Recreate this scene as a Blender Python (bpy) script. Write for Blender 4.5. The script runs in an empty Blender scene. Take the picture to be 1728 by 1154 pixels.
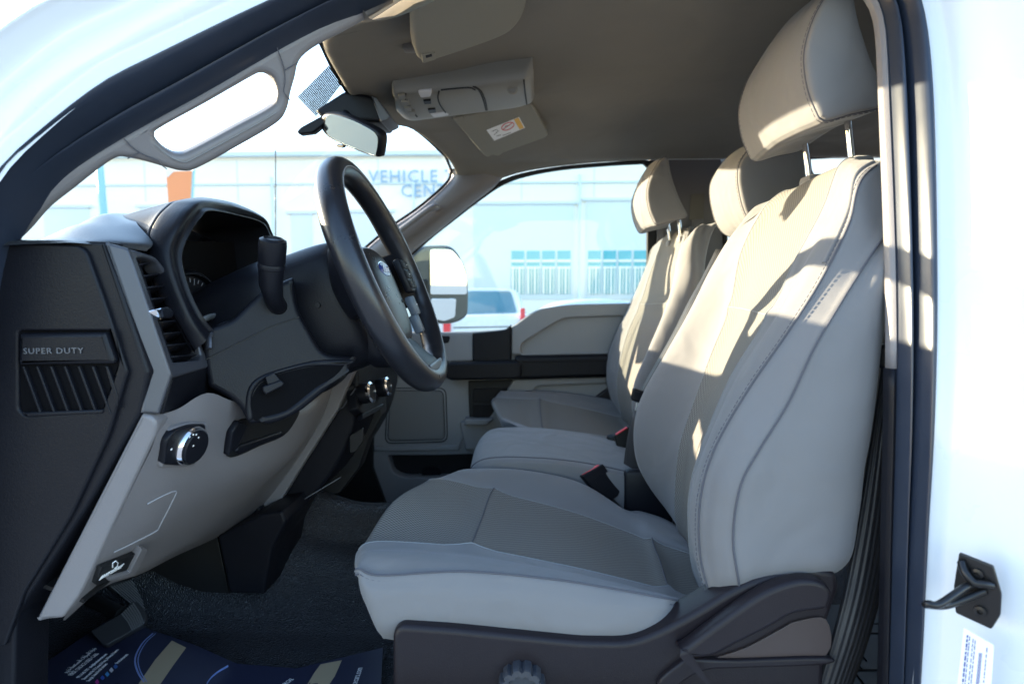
import bpy, bmesh, math, random
from mathutils import Vector, Matrix, Quaternion
random.seed(7)
R_ = math.radians
sc = bpy.context.scene
# ---------------- camera, world, sun, exposure ----------------
CZ = 1.5
PIT = math.atan(0.086); YAW = math.atan(0.036*math.cos(PIT))
cam_d = bpy.data.cameras.new("camera"); cam = bpy.data.objects.new("camera", cam_d); sc.collection.objects.link(cam)
cam.location = (0, 0, CZ); cam.rotation_euler = (math.pi/2-PIT, 0, YAW)
cam_d.sensor_width = 36; cam_d.lens = 1000/1728*36; cam_d.clip_start = 0.02; cam_d.clip_end = 3000
cam_d.dof.use_dof = True; cam_d.dof.focus_distance = 0.88; cam_d.dof.aperture_fstop = 5.0
sc.camera = cam
SUN_EL, SUN_AZ = R_(11.8), R_(18)      # travel direction: +x, turned by SUN_AZ about z
trav = Vector((math.cos(SUN_AZ)*math.cos(SUN_EL), -math.sin(SUN_AZ)*math.cos(SUN_EL), -math.sin(SUN_EL)))
w = bpy.data.worlds.new("World"); sc.world = w; w.use_nodes = True
nt = w.node_tree; bg = nt.nodes["Background"]; sky = nt.nodes.new("ShaderNodeTexSky"); sky.sky_type = 'NISHITA'
sky.sun_disc = False; sky.sun_elevation = SUN_EL
sky.sun_rotation = math.atan2(-trav.x, -trav.y)
sky.air_density = 1.2; sky.dust_density = .7; sky.ozone_density = 1.5
nt.links.new(sky.outputs[0], bg.inputs[0]); bg.inputs[1].default_value = 0.15
sd = bpy.data.lights.new("sun", 'SUN'); sd.energy = 3.8; sd.angle = R_(0.5); sd.color = (1, .82, .52)
so = bpy.data.objects.new("sun", sd); sc.collection.objects.link(so); so.location = (-5, -1, 5)
so.rotation_euler = trav.to_track_quat('-Z', 'Y').to_euler()
sc.view_settings.view_transform = 'Standard'; sc.view_settings.look = 'None'; sc.view_settings.gamma = 1; sc.view_settings.use_white_balance = True; sc.view_settings.white_balance_temperature = 6050; sc.view_settings.white_balance_tint = 15
sc.view_settings.exposure = 2.68
# ---------------- pixel -> place ----------------
CR = Vector((math.cos(YAW), math.sin(YAW), 0))
CF = Vector((-math.sin(YAW)*math.cos(PIT), math.cos(YAW)*math.cos(PIT), -math.sin(PIT)))
CU = CR.cross(CF)
CP = Vector((0, 0, CZ))
def ray(px, py): return CF + CR*((px-864)/1000) + CU*((577-py)/1000)
def P(px, py, Y):
    d = ray(px, py); return CP + d*(Y/d.y)
def Rl(x, y, z): return Vector((x, y, z+CZ))
class Pl:
    "a plane through three measured points; e1 runs rearward, e2 up, n towards the driver's door"
    def __init__(s, a, b=None, c=None):
        if b is None:
            s.o = Rl(0, a, 0); s.n = Vector((0, -1, 0))
        else:
            a, b, c = P(*a), P(*b), P(*c); s.o = a; s.n = (b-a).cross(c-a).normalized()
            if s.n.dot(CP-a) < 0: s.n = -s.n
        ax = Vector((0, 0, 1)) if abs(s.n.z) < .9 else Vector((-1, 0, 0))
        s.e2 = (ax - s.n*ax.dot(s.n)).normalized(); s.e1 = s.e2.cross(s.n)
    def at(s, px, py, off=0):
        d = ray(px, py); o = s.o + s.n*off
        return CP + d*((o-CP).dot(s.n)/d.dot(s.n))
    def loc(s, p): return ((p-s.o).dot(s.e1), (p-s.o).dot(s.e2))
    def M(s, off=0, o=None):
        m = Matrix((s.e1, s.e2, s.n)).transposed().to_4x4(); m.translation = (o or s.o) + s.n*off; return m
# ---------------- materials ----------------
MATS = {}
def mat(name, col, rough=.5, bump=None, metal=0, spec=.5, var=0, vscale=8, coat=0, sheen=0, bstr=.3, wrinkle=None):
    if name in MATS: return MATS[name]
    m = bpy.data.materials.new(name); m.use_nodes = True; n = m.node_tree.nodes; l = m.node_tree.links
    b = n["Principled BSDF"]; b.inputs["Base Color"].default_value = (*col, 1); b.inputs["Roughness"].default_value = rough
    b.inputs["Metallic"].default_value = metal; b.inputs["Specular IOR Level"].default_value = spec
    b.inputs["Coat Weight"].default_value = coat; b.inputs["Sheen Weight"].default_value = sheen
    tc = n.new("ShaderNodeTexCoord")
    if var:
        nz = n.new("ShaderNodeTexNoise"); nz.inputs["Scale"].default_value = vscale; nz.inputs["Detail"].default_value = 6
        l.new(tc.outputs["Object"], nz.inputs["Vector"])
        mr = n.new("ShaderNodeMapRange"); mr.inputs[3].default_value = 1-var; mr.inputs[4].default_value = 1+var
        l.new(nz.outputs[0], mr.inputs[0])
        mx = n.new("ShaderNodeVectorMath"); mx.operation = 'SCALE'; mx.inputs[0].default_value = col
        l.new(mr.outputs[0], mx.inputs["Scale"]); l.new(mx.outputs[0], b.inputs["Base Color"])
        r2 = n.new("ShaderNodeMapRange"); r2.inputs[3].default_value = max(.02, rough-.08); r2.inputs[4].default_value = rough+.08
        l.new(nz.outputs[0], r2.inputs[0]); l.new(r2.outputs[0], b.inputs["Roughness"])
    if bump:
        kind, s, d = bump
        if kind == 'v':
            t = n.new("ShaderNodeTexVoronoi"); t.feature = 'SMOOTH_F1'; o = t.outputs[0]
        else:
            t = n.new("ShaderNodeTexNoise"); t.inputs["Detail"].default_value = 3; o = t.outputs[0]
        t.inputs["Scale"].default_value = s; l.new(tc.outputs["Object"], t.inputs["Vector"])
        bp = n.new("ShaderNodeBump"); bp.inputs["Strength"].default_value = bstr; bp.inputs["Distance"].default_value = d
        l.new(o, bp.inputs["Height"]); l.new(bp.outputs[0], b.inputs["Normal"])
        if wrinkle:
            t2 = n.new("ShaderNodeTexNoise"); t2.inputs["Scale"].default_value = wrinkle[0]; t2.inputs["Detail"].default_value = 2; t2.inputs["Distortion"].default_value = .6
            l.new(tc.outputs["Object"], t2.inputs["Vector"])
            b2 = n.new("ShaderNodeBump"); b2.inputs["Strength"].default_value = 1; b2.inputs["Distance"].default_value = wrinkle[1]
            l.new(t2.outputs[0], b2.inputs["Height"]); l.new(b2.outputs[0], bp.inputs["Normal"])
    MATS[name] = m; return m
def emit_free(name): return MATS[name]
M_side = mat('seat_cloth', (.158, .154, .158), .8, ('n', 1500, .0006), var=.06, vscale=14, sheen=.15, wrinkle=(9, .010))
M_blk = mat('black_plastic', (.0065, .007, .0105), .42, ('n', 500, .0010), spec=.2, var=.12, vscale=20)
M_blk2 = mat('deep_black_plastic', (.004, .004, .005), .6, ('n', 900, .0005))
M_beige = mat('grey_beige_plastic', (.165, .155, .16), .42, ('n', 500, .0008), var=.04, vscale=10)
M_door_lit = mat('skylit_door_plastic', (.25, .25, .255), .5, ('n', 500, .0008), var=.04)  # grey-beige plastic lightened: skylight on the far door is put into the colour
M_sil = mat('satin_grey_paint', (.060, .062, .075), .38, metal=.35, var=.04)
M_head = mat('headliner_cloth', (.185, .172, .150), .95, ('n', 1200, .0008), var=.08, vscale=7, spec=.1, wrinkle=(5, .015))
M_visor = mat('visor_vinyl', (.215, .202, .165), .7, ('n', 900, .0005), spec=.25, var=.03)
M_rub = mat('seal_rubber', (.020, .027, .045), .32, var=.12, vscale=18)
M_paint = mat('white_paint', (.68, .70, .73), .28, coat=.6, var=.01)
M_chrome = mat('chrome', (.8, .8, .82), .08, metal=1)
M_steel = mat('black_steel', (.02, .02, .022), .28, metal=.5)
M_white = mat('white_print', (.8, .8, .8), .6)
M_grey_pr = mat('grey_print', (.3, .3, .32), .6)
M_red = mat('red_print', (.65, .04, .05), .5)
M_yel = mat('amber_print', (.75, .42, .05), .6)
M_leather = mat('wheel_leather', (.013, .014, .019), .30, ('v', 700, .0006), var=.15, vscale=25, bstr=.25)
M_vinyl = mat('floor_vinyl', (.032, .034, .040), .18, ('v', 430, .005), var=.12, vscale=6, bstr=.8)
M_belt = mat('belt_webbing', (.016, .016, .018), .6)
M_thread = mat('seam_thread', (.075, .075, .09), .8)
M_pipe = mat('seam_cloth', (.22, .225, .23), .8)
M_carpet = mat('dark_carpet', (.012, .012, .012), .95, ('n', 500, .004), bstr=.6)
M_mirror = mat('mirror_glass', (.30, .37, .39), .02, metal=1)
M_lens = mat('lamp_lens', (.6, .6, .62), .25)
M_signblue = mat('sign_blue', (.26, .40, .55), .6)
def weave(name, ca, cb, per=.0043, bump=.0006):
    m = bpy.data.materials.new(name); m.use_nodes = True; n = m.node_tree.nodes; l = m.node_tree.links
    b = n["Principled BSDF"]; b.inputs["Roughness"].default_value = .85; b.inputs["Specular IOR Level"].default_value = .25
    uv = n.new("ShaderNodeUVMap"); sp = n.new("ShaderNodeSeparateXYZ"); l.new(uv.outputs[0], sp.inputs[0])
    def mth(op, a, bb=None, v=None):
        q = n.new("ShaderNodeMath"); q.operation = op
        l.new(a, q.inputs[0])
        if bb is not None: l.new(bb, q.inputs[1])
        if v is not None: q.inputs[1].default_value = v
        return q.outputs[0]
    s = mth('ADD', sp.outputs[0], sp.outputs[1]); d = mth('SUBTRACT', sp.outputs[0], sp.outputs[1])
    k = 2*math.pi/per
    a = mth('SINE', mth('MULTIPLY', s, v=k*.55)); c = mth('SINE', mth('MULTIPLY', d, v=k*1.0))
    f = mth('MULTIPLY_ADD', mth('ADD', mth('MULTIPLY', a, v=.35), mth('MULTIPLY', c, v=.65)), v=.5)
    f.node.inputs[2].default_value = .5
    mx = n.new("ShaderNodeMix"); mx.data_type = 'RGBA'; l.new(f, mx.inputs[0])
    mx.inputs[6].default_value = (*ca, 1); mx.inputs[7].default_value = (*cb, 1); l.new(mx.outputs[2], b.inputs[0])
    bp = n.new("ShaderNodeBump"); bp.inputs[0].default_value = .5; bp.inputs[1].default_value = bump
    l.new(f, bp.inputs["Height"]); l.new(bp.outputs[0], b.inputs["Normal"])
    MATS[name] = m; return m
M_ins = weave('woven_insert', (.058, .056, .053), (.265, .252, .232), .0052)
M_frit = weave('frit_lines', (.01, .01, .012), (.3, .3, .32), .004)
def ribs(name, col, rough, per, depth, axis=0, uvm=True):
    m = mat(name, col, rough); n = m.node_tree.nodes; l = m.node_tree.links
    uv = n.new("ShaderNodeUVMap"); wv = n.new("ShaderNodeTexWave"); wv.inputs["Scale"].default_value = 2*math.pi/per/20
    wv.bands_direction = 'XYZ'[axis]
    l.new(uv.outputs[0], wv.inputs[0]); bp = n.new("ShaderNodeBump"); bp.inputs[0].default_value = .8; bp.inputs[1].default_value = depth
    l.new(wv.outputs[1], bp.inputs["Height"]); l.new(bp.outputs[0], n["Principled BSDF"].inputs["Normal"]); return m
M_beltr = ribs('ribbed_webbing', (.016, .016, .019), .5, .007, .0012, 1)
def glass(name, tint, refl=.06):
    m = bpy.data.materials.new(name); m.use_nodes = True; n = m.node_tree.nodes; l = m.node_tree.links
    n.remove(n["Principled BSDF"]); o = n["Material Output"]
    t = n.new("ShaderNodeBsdfTransparent"); t.inputs[0].default_value = (*tint, 1)
    g = n.new("ShaderNodeBsdfGlossy"); g.inputs["Roughness"].default_value = .02
    x = n.new("ShaderNodeMixShader"); lw = n.new("ShaderNodeLayerWeight"); pw = n.new("ShaderNodeMath"); pw.operation = 'POWER'; l.new(lw.outputs[1], pw.inputs[0]); pw.inputs[1].default_value = 5
    ma = n.new("ShaderNodeMath"); ma.operation = 'MULTIPLY_ADD'; l.new(pw.outputs[0], ma.inputs[0]); ma.inputs[1].default_value = .6; ma.inputs[2].default_value = .035
    l.new(ma.outputs[0], x.inputs[0]); l.new(t.outputs[0], x.inputs[1]); l.new(g.outputs[0], x.inputs[2])
    l.new(x.outputs[0], o.inputs[0]); MATS[name] = m; return m
M_glass = glass('clear_glass', (.93, .97, .96))
# ---------------- object helpers ----------------
LINK = sc.collection.objects.link
def thing(name, label, cat, loc=(0, 0, 0), group=None):
    o = bpy.data.objects.new(name, None); LINK(o); o.location = Vector(loc); o.empty_display_size = .1
    o['label'] = label; o['category'] = cat
    if group: o['group'] = group
    return o
def put(name, me, m=None, parent=None, label=None):
    if m is not None and not me.materials:
        for q in (m if isinstance(m, (list, tuple)) else [m]): me.materials.append(q)
    o = bpy.data.objects.new(name, me); LINK(o)
    if parent is not None:
        o.parent = parent
        if parent.type == 'EMPTY': o.location = -parent.location
    if label: o['label'] = label
    return o
def smooth(me, ang=35):
    me.polygons.foreach_set('use_smooth', [True]*len(me.polygons))
    bm = bmesh.new(); bm.from_mesh(me); a = R_(ang)
    for e in bm.edges:
        if len(e.link_faces) == 2 and e.calc_face_angle(0) > a: e.smooth = False
    bm.to_mesh(me); bm.free()
def cr(a, b, c, d, t):
    return .5*((2*b)+(c-a)*t+(2*a-5*b+4*c-d)*t*t+(3*b-a-3*c+d)*t*t*t)
def spl(pts, res=8, closed=False):
    n = len(pts); out = []
    if n == 2 and not closed: return [pts[0].lerp(pts[1], i/res) for i in range(res+1)]
    for i in range(n if closed else n-1):
        if closed: q = [pts[(i+k-1) % n] for k in range(4)]
        else: q = [pts[max(i-1, 0)] if i > 0 else pts[0]*2-pts[1], pts[i], pts[i+1], pts[i+2] if i+2 < n else pts[i+1]*2-pts[i]]
        for k in range(res): out.append(cr(*q, k/res))
    if not closed: out.append(pts[-1].copy())
    return out
def sp2(pts, res=5, closed=False):
    "spline through 2-D pixel points"
    return [(v.x, v.y) for v in spl([Vector((a, b, 0)) for a, b in pts], res, closed)]
def surf(name, rows, m, parent=None, res=(6, 6), cv=False, cap=False, matcols=None, grooves=(), rgrooves=(), solid=0, sm=True, ang=60, label=None, flip=False):
    "smooth sheet (or closed loft) through a grid of points; rows x columns"
    ru, rv = res
    dense = [spl(r, rv, cv) for r in rows]
    nv = len(dense[0])
    cols = [spl([d[j] for d in dense], ru) for j in range(nv)]
    nu = len(cols[0])
    V = [[cols[j][i] for j in range(nv)] for i in range(nu)]
    if grooves or rgrooves:
        N = [[None]*nv for _ in range(nu)]
        for i in range(nu):
            for j in range(nv):
                du = V[min(i+1, nu-1)][j]-V[max(i-1, 0)][j]
                dv = V[i][(j+1) % nv if cv else min(j+1, nv-1)]-V[i][(j-1) % nv if cv else max(j-1, 0)]
                nn = du.cross(dv); N[i][j] = nn.normalized() if nn.length > 1e-9 else Vector((0, 0, 0))
        sgn = -1 if flip else 1
        W = [[v.copy() for v in r] for r in V]
        for (c, dep, wid) in grooves:
            for i in range(nu):
                for j in range(nv):
                    t = abs(j/rv-c)
                    if t < wid: W[i][j] -= N[i][j]*sgn*dep*(1-t/wid)**1.5
        for (c, dep, wid, c0, c1) in rgrooves:
            for i in range(nu):
                for j in range(nv):
                    t = abs(i/ru-c)
                    if t < wid and c0 <= j/rv <= c1: W[i][j] -= N[i][j]*sgn*dep*(1-t/wid)**1.5
        V = W
    verts = [v for r in V for v in r]; faces = []; mi = []; uvs = []
    # metric uv
    jm = nv//2; im = nu//2
    ul = [0]; 
    for i in range(1, nu): ul.append(ul[-1]+(V[i][jm]-V[i-1][jm]).length)
    vl = [0]
    for j in range(1, nv+1): vl.append(vl[-1]+(V[im][j % nv]-V[im][j-1]).length)
    uvf = []
    for i in range(nu-1):
        for j in range(nv if cv else nv-1):
            k = (j+1) % nv
            faces.append((i*nv+j, i*nv+k, (i+1)*nv+k, (i+1)*nv+j)); c = j/rv
            uvf += [(ul[i], vl[j]), (ul[i], vl[j+1]), (ul[i+1], vl[j+1]), (ul[i+1], vl[j])]
            q = 0
            if matcols:
                for (a, b, ix) in matcols:
                    if a <= c+.001 < b: q = ix
            mi.append(q)
    if cap and cv:
        for i in (0, nu-1):
            f = [i*nv+j for j in range(nv)]
            if i == nu-1: f = f[::-1]
            faces.append(f[::-1]); mi.append(0); uvf += [(0, 0)]*nv
    me = bpy.data.meshes.new(name); me.from_pydata([tuple(v) for v in verts], [], faces)
    uvl = me.uv_layers.new(name='uv'); 
    for k, q in enumerate(uvf): uvl.data[k].uv = q
    me.polygons.foreach_set('material_index', mi)
    if sm: smooth(me, ang)
    o = put(name, me, m, parent, label)
    if solid:
        s = o.modifiers.new('thick', 'SOLIDIFY'); s.thickness = abs(solid); s.offset = 1 if solid > 0 else -1
    o_V[o.name] = (V, ru, rv); return o
o_V = {}
def tube_bm(bm, pts, r, seg=8, closed=False, flat=1.0):
    n = len(pts); rings = []
    up = Vector((0, 1, 0)); prev = None
    for i, p in enumerate(pts):
        a = pts[(i-1) % n] if (closed or i > 0) else p; b = pts[(i+1) % n] if (closed or i < n-1) else p
        t = (b-a).normalized() if (b-a).length > 0 else Vector((1, 0, 0))
        if prev is None:
            s = t.cross(up)
            if s.length < .1: s = t.cross(Vector((0, 0, 1)))
            s.normalize()
        else:
            s = (prev - t*prev.dot(t)).normalized()
        prev = s; u = s.cross(t)
        rr = r[i] if isinstance(r, (list, tuple)) else r
        rings.append([bm.verts.new(p + s*math.cos(2*math.pi*k/seg)*rr + u*math.sin(2*math.pi*k/seg)*rr*flat) for k in range(seg)])
    for i in range(n if closed else n-1):
        A, B = rings[i], rings[(i+1) % n]
        for k in range(seg): bm.faces.new((A[k], A[(k+1) % seg], B[(k+1) % seg], B[k]))
    if not closed: bm.faces.new(rings[0][::-1]); bm.faces.new(rings[-1])
def tube(name, pts, r, m, parent=None, seg=8, closed=False, res=0, flat=1.0, label=None):
    if res: pts = spl(pts, res, closed)
    bm = bmesh.new(); tube_bm(bm, pts, r, seg, closed, flat); bmesh.ops.recalc_face_normals(bm, faces=bm.faces)
    me = bpy.data.meshes.new(name); bm.to_mesh(me); bm.free(); smooth(me, 50)
    return put(name, me, m, parent, label)
def dashes(name, pts, r, m, parent, ln=.005, gap=.0025):
    "a row of stitches along a line"
    bm = bmesh.new(); L = 0; seg = []; tot = sum((pts[i+1]-pts[i]).length for i in range(len(pts)-1))
    def at(s):
        for i in range(len(pts)-1):
            d = (pts[i+1]-pts[i]).length
            if s <= d or i == len(pts)-2: return pts[i].lerp(pts[i+1], min(1, s/max(d, 1e-9)))
            s -= d
    while L+ln < tot:
        tube_bm(bm, [at(L), at(L+ln)], r, 5); L += ln+gap
    me = bpy.data.meshes.new(name); bm.to_mesh(me); bm.free(); return put(name, me, m, parent)
def rp(pts, r, seg=4):
    "round the corners of a pixel polygon; r number or list"
    out = []; n = len(pts)
    for i, p in enumerate(pts):
        rr = r[i] if isinstance(r, (list, tuple)) else r
        a = Vector(pts[i-1]); b = Vector(p); c = Vector(pts[(i+1) % n])
        if rr <= 0: out.append(tuple(b)); continue
        d1 = (a-b); d2 = (c-b); t = min(rr, d1.length*.48, d2.length*.48)
        p1 = b+d1.normalized()*t; p2 = b+d2.normalized()*t
        for k in range(seg+1):
            s = k/seg; out.append(tuple((1-s)**2*p1+2*s*(1-s)*b+s*s*p2))
    return out
def flat(name, outer, pl, m, parent=None, th=.01, bev=.0015, holes=(), off=0, label=None, res=2):
    "solid plate in plane pl whose face outline is given by measured pixels; front face lies on the plane + off"
    if not isinstance(pl, Pl): pl = Pl(pl)
    cu = bpy.data.curves.new(name, 'CURVE'); cu.dimensions = '2D'; cu.fill_mode = 'BOTH'
    bev = min(bev, th/2.01)
    cu.extrude = max(th/2-bev, 0); cu.bevel_depth = bev; cu.offset = -bev; cu.bevel_resolution = res
    for li, loop in enumerate([outer]+list(holes)):
        uv = [pl.loc(pl.at(a, b, off)) for a, b in loop]
        ar = sum(uv[i-1][0]*uv[i][1]-uv[i][0]*uv[i-1][1] for i in range(len(uv)))
        if (ar > 0) != (li == 0): uv = uv[::-1]
        s = cu.splines.new('POLY'); s.points.add(len(uv)-1); s.use_cyclic_u = True
        for q, (u, v) in zip(s.points, uv): q.co = (u, v, 0, 1)
    t = bpy.data.objects.new('t', cu); me = bpy.data.meshes.new_from_object(t); bpy.data.objects.remove(t); bpy.data.curves.remove(cu)
    me.materials.clear(); me.transform(pl.M(off-th/2)); smooth(me, 30)
    me.name = name
    return put(name, me, m, parent, label)
def text(name, s, pl, px, py, size, m, parent, dirpx=None, th=.0006, off=.0005, sx=1, align='LEFT', space=1.0):
    "lettering on plane pl: baseline starts at px,py and runs towards dirpx"
    cu = bpy.data.curves.new(name, 'FONT'); cu.body = s; cu.size = 1; cu.extrude = th/2/size; cu.align_x = align; cu.resolution_u = 2; cu.space_character = space
    t = bpy.data.objects.new('t', cu); me = bpy.data.meshes.new_from_object(t); bpy.data.objects.remove(t); bpy.data.curves.remove(cu)
    me.materials.clear()
    o = pl.at(px, py, off)-pl.n*off; d = (pl.at(*dirpx, off)-pl.n*off-o) if dirpx else pl.e1
    d.normalize(); u = pl.n.cross(d)
    M = Matrix((d*size*sx, u*size, pl.n*size)).transposed().to_4x4(); M.translation = o+pl.n*(off+th/2)
    me.transform(M); me.name = name
    return put(name, me, m, parent)
def bx(name, c, s, m, parent=None, bev=.003, M=None, label=None, seg=2):
    bm = bmesh.new(); bmesh.ops.create_cube(bm, size=1)
    for v in bm.verts: v.co = Vector((v.co.x*s[0], v.co.y*s[1], v.co.z*s[2]))
    if bev: bmesh.ops.bevel(bm, geom=bm.edges[:], offset=bev, segments=seg, affect='EDGES', profile=.5)
    me = bpy.data.meshes.new(name); bm.to_mesh(me); bm.free()
    if M is None: M = Matrix.Translation(c)
    else: M = M.copy(); M.translation = c
    me.transform(M); smooth(me, 40); return put(name, me, m, parent, label)
def lathe(name, prof, c, axis, m, parent=None, seg=28, label=None, mats=None):
    "prof: list of (radius, distance along axis)"
    q = Vector((0, 0, 1)).rotation_difference(axis.normalized()).to_matrix().to_4x4(); q.translation = c
    V = []; F = []
    for r, h in prof:
        for k in range(seg): a = 2*math.pi*k/seg; V.append(q @ Vector((r*math.cos(a), r*math.sin(a), h)))
    for i in range(len(prof)-1):
        for k in range(seg): F.append((i*seg+k, i*seg+(k+1) % seg, (i+1)*seg+(k+1) % seg, (i+1)*seg+k))
    F.append(tuple(range(seg))[::-1]); F.append(tuple((len(prof)-1)*seg+k for k in range(seg)))
    me = bpy.data.meshes.new(name); me.from_pydata([tuple(v) for v in V], [], F); smooth(me, 35)
    return put(name, me, m, parent, label)
def loftY(name, prof, secs, m, parent=None, res=(4, 5), matcols=None, label=None, pivot=None):
    "closed side profile (x,z rel) swept across the cab; secs: (Y, scale, dx, dz)"
    cx = sum(p[0] for p in prof)/len(prof); cz = sum(p[1] for p in prof)/len(prof)
    if pivot: cx, cz = pivot
    rows = [[Rl(cx+(x-cx)*s+dx, Y, cz+(z-cz)*s+dz) for x, z in prof] for (Y, s, dx, dz) in secs]
    return surf(name, rows, m, parent, res=res, cv=True, cap=True, matcols=matcols, label=label)
def quad(name, pts, m, parent=None, solid=0, label=None):
    me = bpy.data.meshes.new(name); me.from_pydata([tuple(p) for p in pts], [], [tuple(range(len(pts)))])
    o = put(name, me, m, parent, label)
    if solid: s = o.modifiers.new('thick', 'SOLIDIFY'); s.thickness = abs(solid); s.offset = 1 if solid > 0 else -1
    return o
def colcurve(o, c, r0=0, r1=None, off=0.0):
    "the line along column c of a surf object"
    V, ru, rv = o_V[o.name]; j = int(round(c*rv)); n = len(V)-1
    i0 = int(r0*ru); i1 = int((r1 if r1 is not None else 1e9)*ru); i1 = min(i1, n)
    out = []
    for i in range(i0, i1+1):
        p = V[i][j % len(V[0])]
        if off:
            du = V[min(i+1, n)][j % len(V[0])]-V[max(i-1, 0)][j % len(V[0])]; dv = V[i][(j+1) % len(V[0])]-V[i][(j-1) % len(V[0])]
            nn = du.cross(dv).normalized(); p = p+nn*off
        out.append(p)
    return out
def rowcurve(o, r, c0, c1, off=0):
    V, ru, rv = o_V[o.name]; i = int(round(r*ru)); out = []
    for j in range(int(c0*rv), int(c1*rv)+1): out.append(V[i][j % len(V[i])])
    return out
# =====================================================================
# SETTING
def struct(o, kind='structure'):
    o['kind'] = kind; return o
M_ground = mat('yard_asphalt', (.20, .215, .235), .9, ('n', 40, .01), var=.12, vscale=.6)
struct(quad('ground', [(-400, -400, 0), (400, -400, 0), (400, 400, 0), (-400, 400, 0)], M_ground))
# =====================================================================
# CAB SHELL
CY = 1.33
cab = thing('truck_cab', 'white pickup cab with black door seals and grey headliner around the open driver doorway', 'truck cab', (0.3, CY, 0.35))
# --- door aperture: outer (O) and inner (I) edge of the black weatherstrip
O = [(-160, 1500, .57), (-150, 900, .56), (-110, 620, .56), (-60, 400, .565), (0, 295, .57), (50, 240, .585), (167, 143, .61), (267, 90, .635), (457, 0, .675), (640, -75, .70), (900, -140, .72), (1200, -150, .73), (1400, -120, .73), (1510, -60, .72), (1551, 0, .71), (1572, 150, .68), (1578, 468, .625), (1573, 700, .60), (1561, 900, .59), (1547, 1154, .58), (1520, 1500, .57)]
I = [(-70, 1500, .60), (-60, 900, .60), (-40, 620, .60), (-10, 450, .605), (17, 385, .61), (33, 347, .62), (83, 303, .63), (200, 233, .66), (333, 160, .69), (467, 80, .72), (575, 22, .745), (740, -40, .76), (1100, -75, .77), (1320, -70, .77), (1450, -40, .76), (1489, 0, .745), (1500, 150, .71), (1512, 468, .655), (1512, 700, .63), (1506, 900, .62), (1500, 1154, .61), (1484, 1500, .60)]
def resamp(tr, n):
    pts = spl([P(*t) for t in tr], 10); L = [0]
    for i in range(1, len(pts)): L.append(L[-1]+(pts[i]-pts[i-1]).length)
    out = []
    for k in range(n):
        s = L[-1]*k/(n-1); i = 0
        while i < len(L)-2 and L[i+1] < s: i += 1
        out.append(pts[i].lerp(pts[i+1], (s-L[i])/max(1e-9, L[i+1]-L[i])))
    return out
NP = 130
Op = resamp(O, NP)
# pair each outer sample with its nearest inner sample, monotonic
Ifine = spl([P(*t) for t in I], 24)
Ip = []; last = 0
for i, p in enumerate(Op):
    best = min(range(last, len(Ifine)), key=lambda k: (Ifine[k]-p).length); last = best; Ip.append(Ifine[best])
for _ in range(6): Ip = [Ip[0]]+[(Ip[i-1]+Ip[i]*2+Ip[i+1])/4 for i in range(1, NP-1)]+[Ip[-1]]
prof = [(-.10, -.012), (0, 0), (.05, .008), (.16, .014), (.27, .012), (.34, .002), (.40, -.008), (.46, .000), (.52, .011), (.68, .017), (.85, .013), (.94, .006), (1.0, -.002)]
rows = [[Ip[i].lerp(Op[i], t)+Vector((0, -h, 0)) for t, h in prof] for i in range(NP)]
surf('door_weatherstrip', rows, M_rub, cab, res=(1, 3), ang=80)
# thin lit trim lip just inside the weatherstrip, B-pillar side
rows = [[Ip[i].lerp(Op[i], t)+Vector((0, h, 0)) for t, h in [(-.15, .005), (-.11, .002), (-.06, .0), (-.02, .004)]] for i in range(NP) if Ip[i].x > .18 and Ip[i].z > CZ-.10]
surf('pillar_trim', rows, M_beige, cab, res=(1, 3), solid=-.004)
rows = [[Ip[i].lerp(Op[i], t)+Vector((0, h, 0)) for t, h in [(-.19, .006), (-.15, .003), (-.08, .0), (-.02, .004)]] for i in range(NP) if Ip[i].x > .18 and Ip[i].z <= CZ-.08]
surf('shaded_pillar_trim', rows, M_blk, cab, res=(1, 3), solid=-.004)  # same lip further down, its fade into shadow painted as black
# --- painted jamb and outer panels outside the weatherstrip
cen = Vector((0.0, .6, CZ+.05))
FP = [(-.004, .0), (.004, .001), (.015, .001), (.022, .006), (.036, .012), (.046, .010), (.056, .014), (.066, .030), (.070, .038), (.072, .02), (.074, -.10)]
BP = [(-.004, .0), (.003, .002), (.010, .003), (.016, .006), (.022, .014), (.036, .030), (.05, .045), (.075, .062), (.083, .064), (.088, .061), (.090, .058)]
back = [i for i in range(NP) if Op[i].x > .05]
def outw(i):
    t = (Op[min(i+1, NP-1)]-Op[max(i-1, 0)]).normalized(); o = Vector((t.z, 0, -t.x)); o = -o if o.dot(Op[i]-cen) < 0 else o
    return o.normalized()
OW = [outw(i) for i in range(NP)]
for _ in range(3): OW = [OW[0]]+[(OW[i-1]+OW[i]+OW[i+1]).normalized() for i in range(1, NP-1)]+[OW[-1]]
rows = []
for i in range(NP):
    k = max(0, min(1, (Op[i].x+.1)/.5)); k = k*k*(3-2*k)
    rows.append([Op[i]+OW[i]*(f[0]*(1-k)+g[0]*k)+Vector((0, -(f[1]*(1-k)+g[1]*k), 0)) for f, g in zip(FP, BP)])
surf('pillar_panel', rows, M_paint, cab, res=(1, 4), ang=80)
rows = [[Rl(x, y, z) for x in (-2.3, -1.6, -1.0, -.66)] for y, z in ((.66, -.01), (.60, -.03), (.555, -.10), (.54, -.35), (.55, -.75))]
surf('front_wing', rows, M_paint, cab, res=(3, 3))
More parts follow.
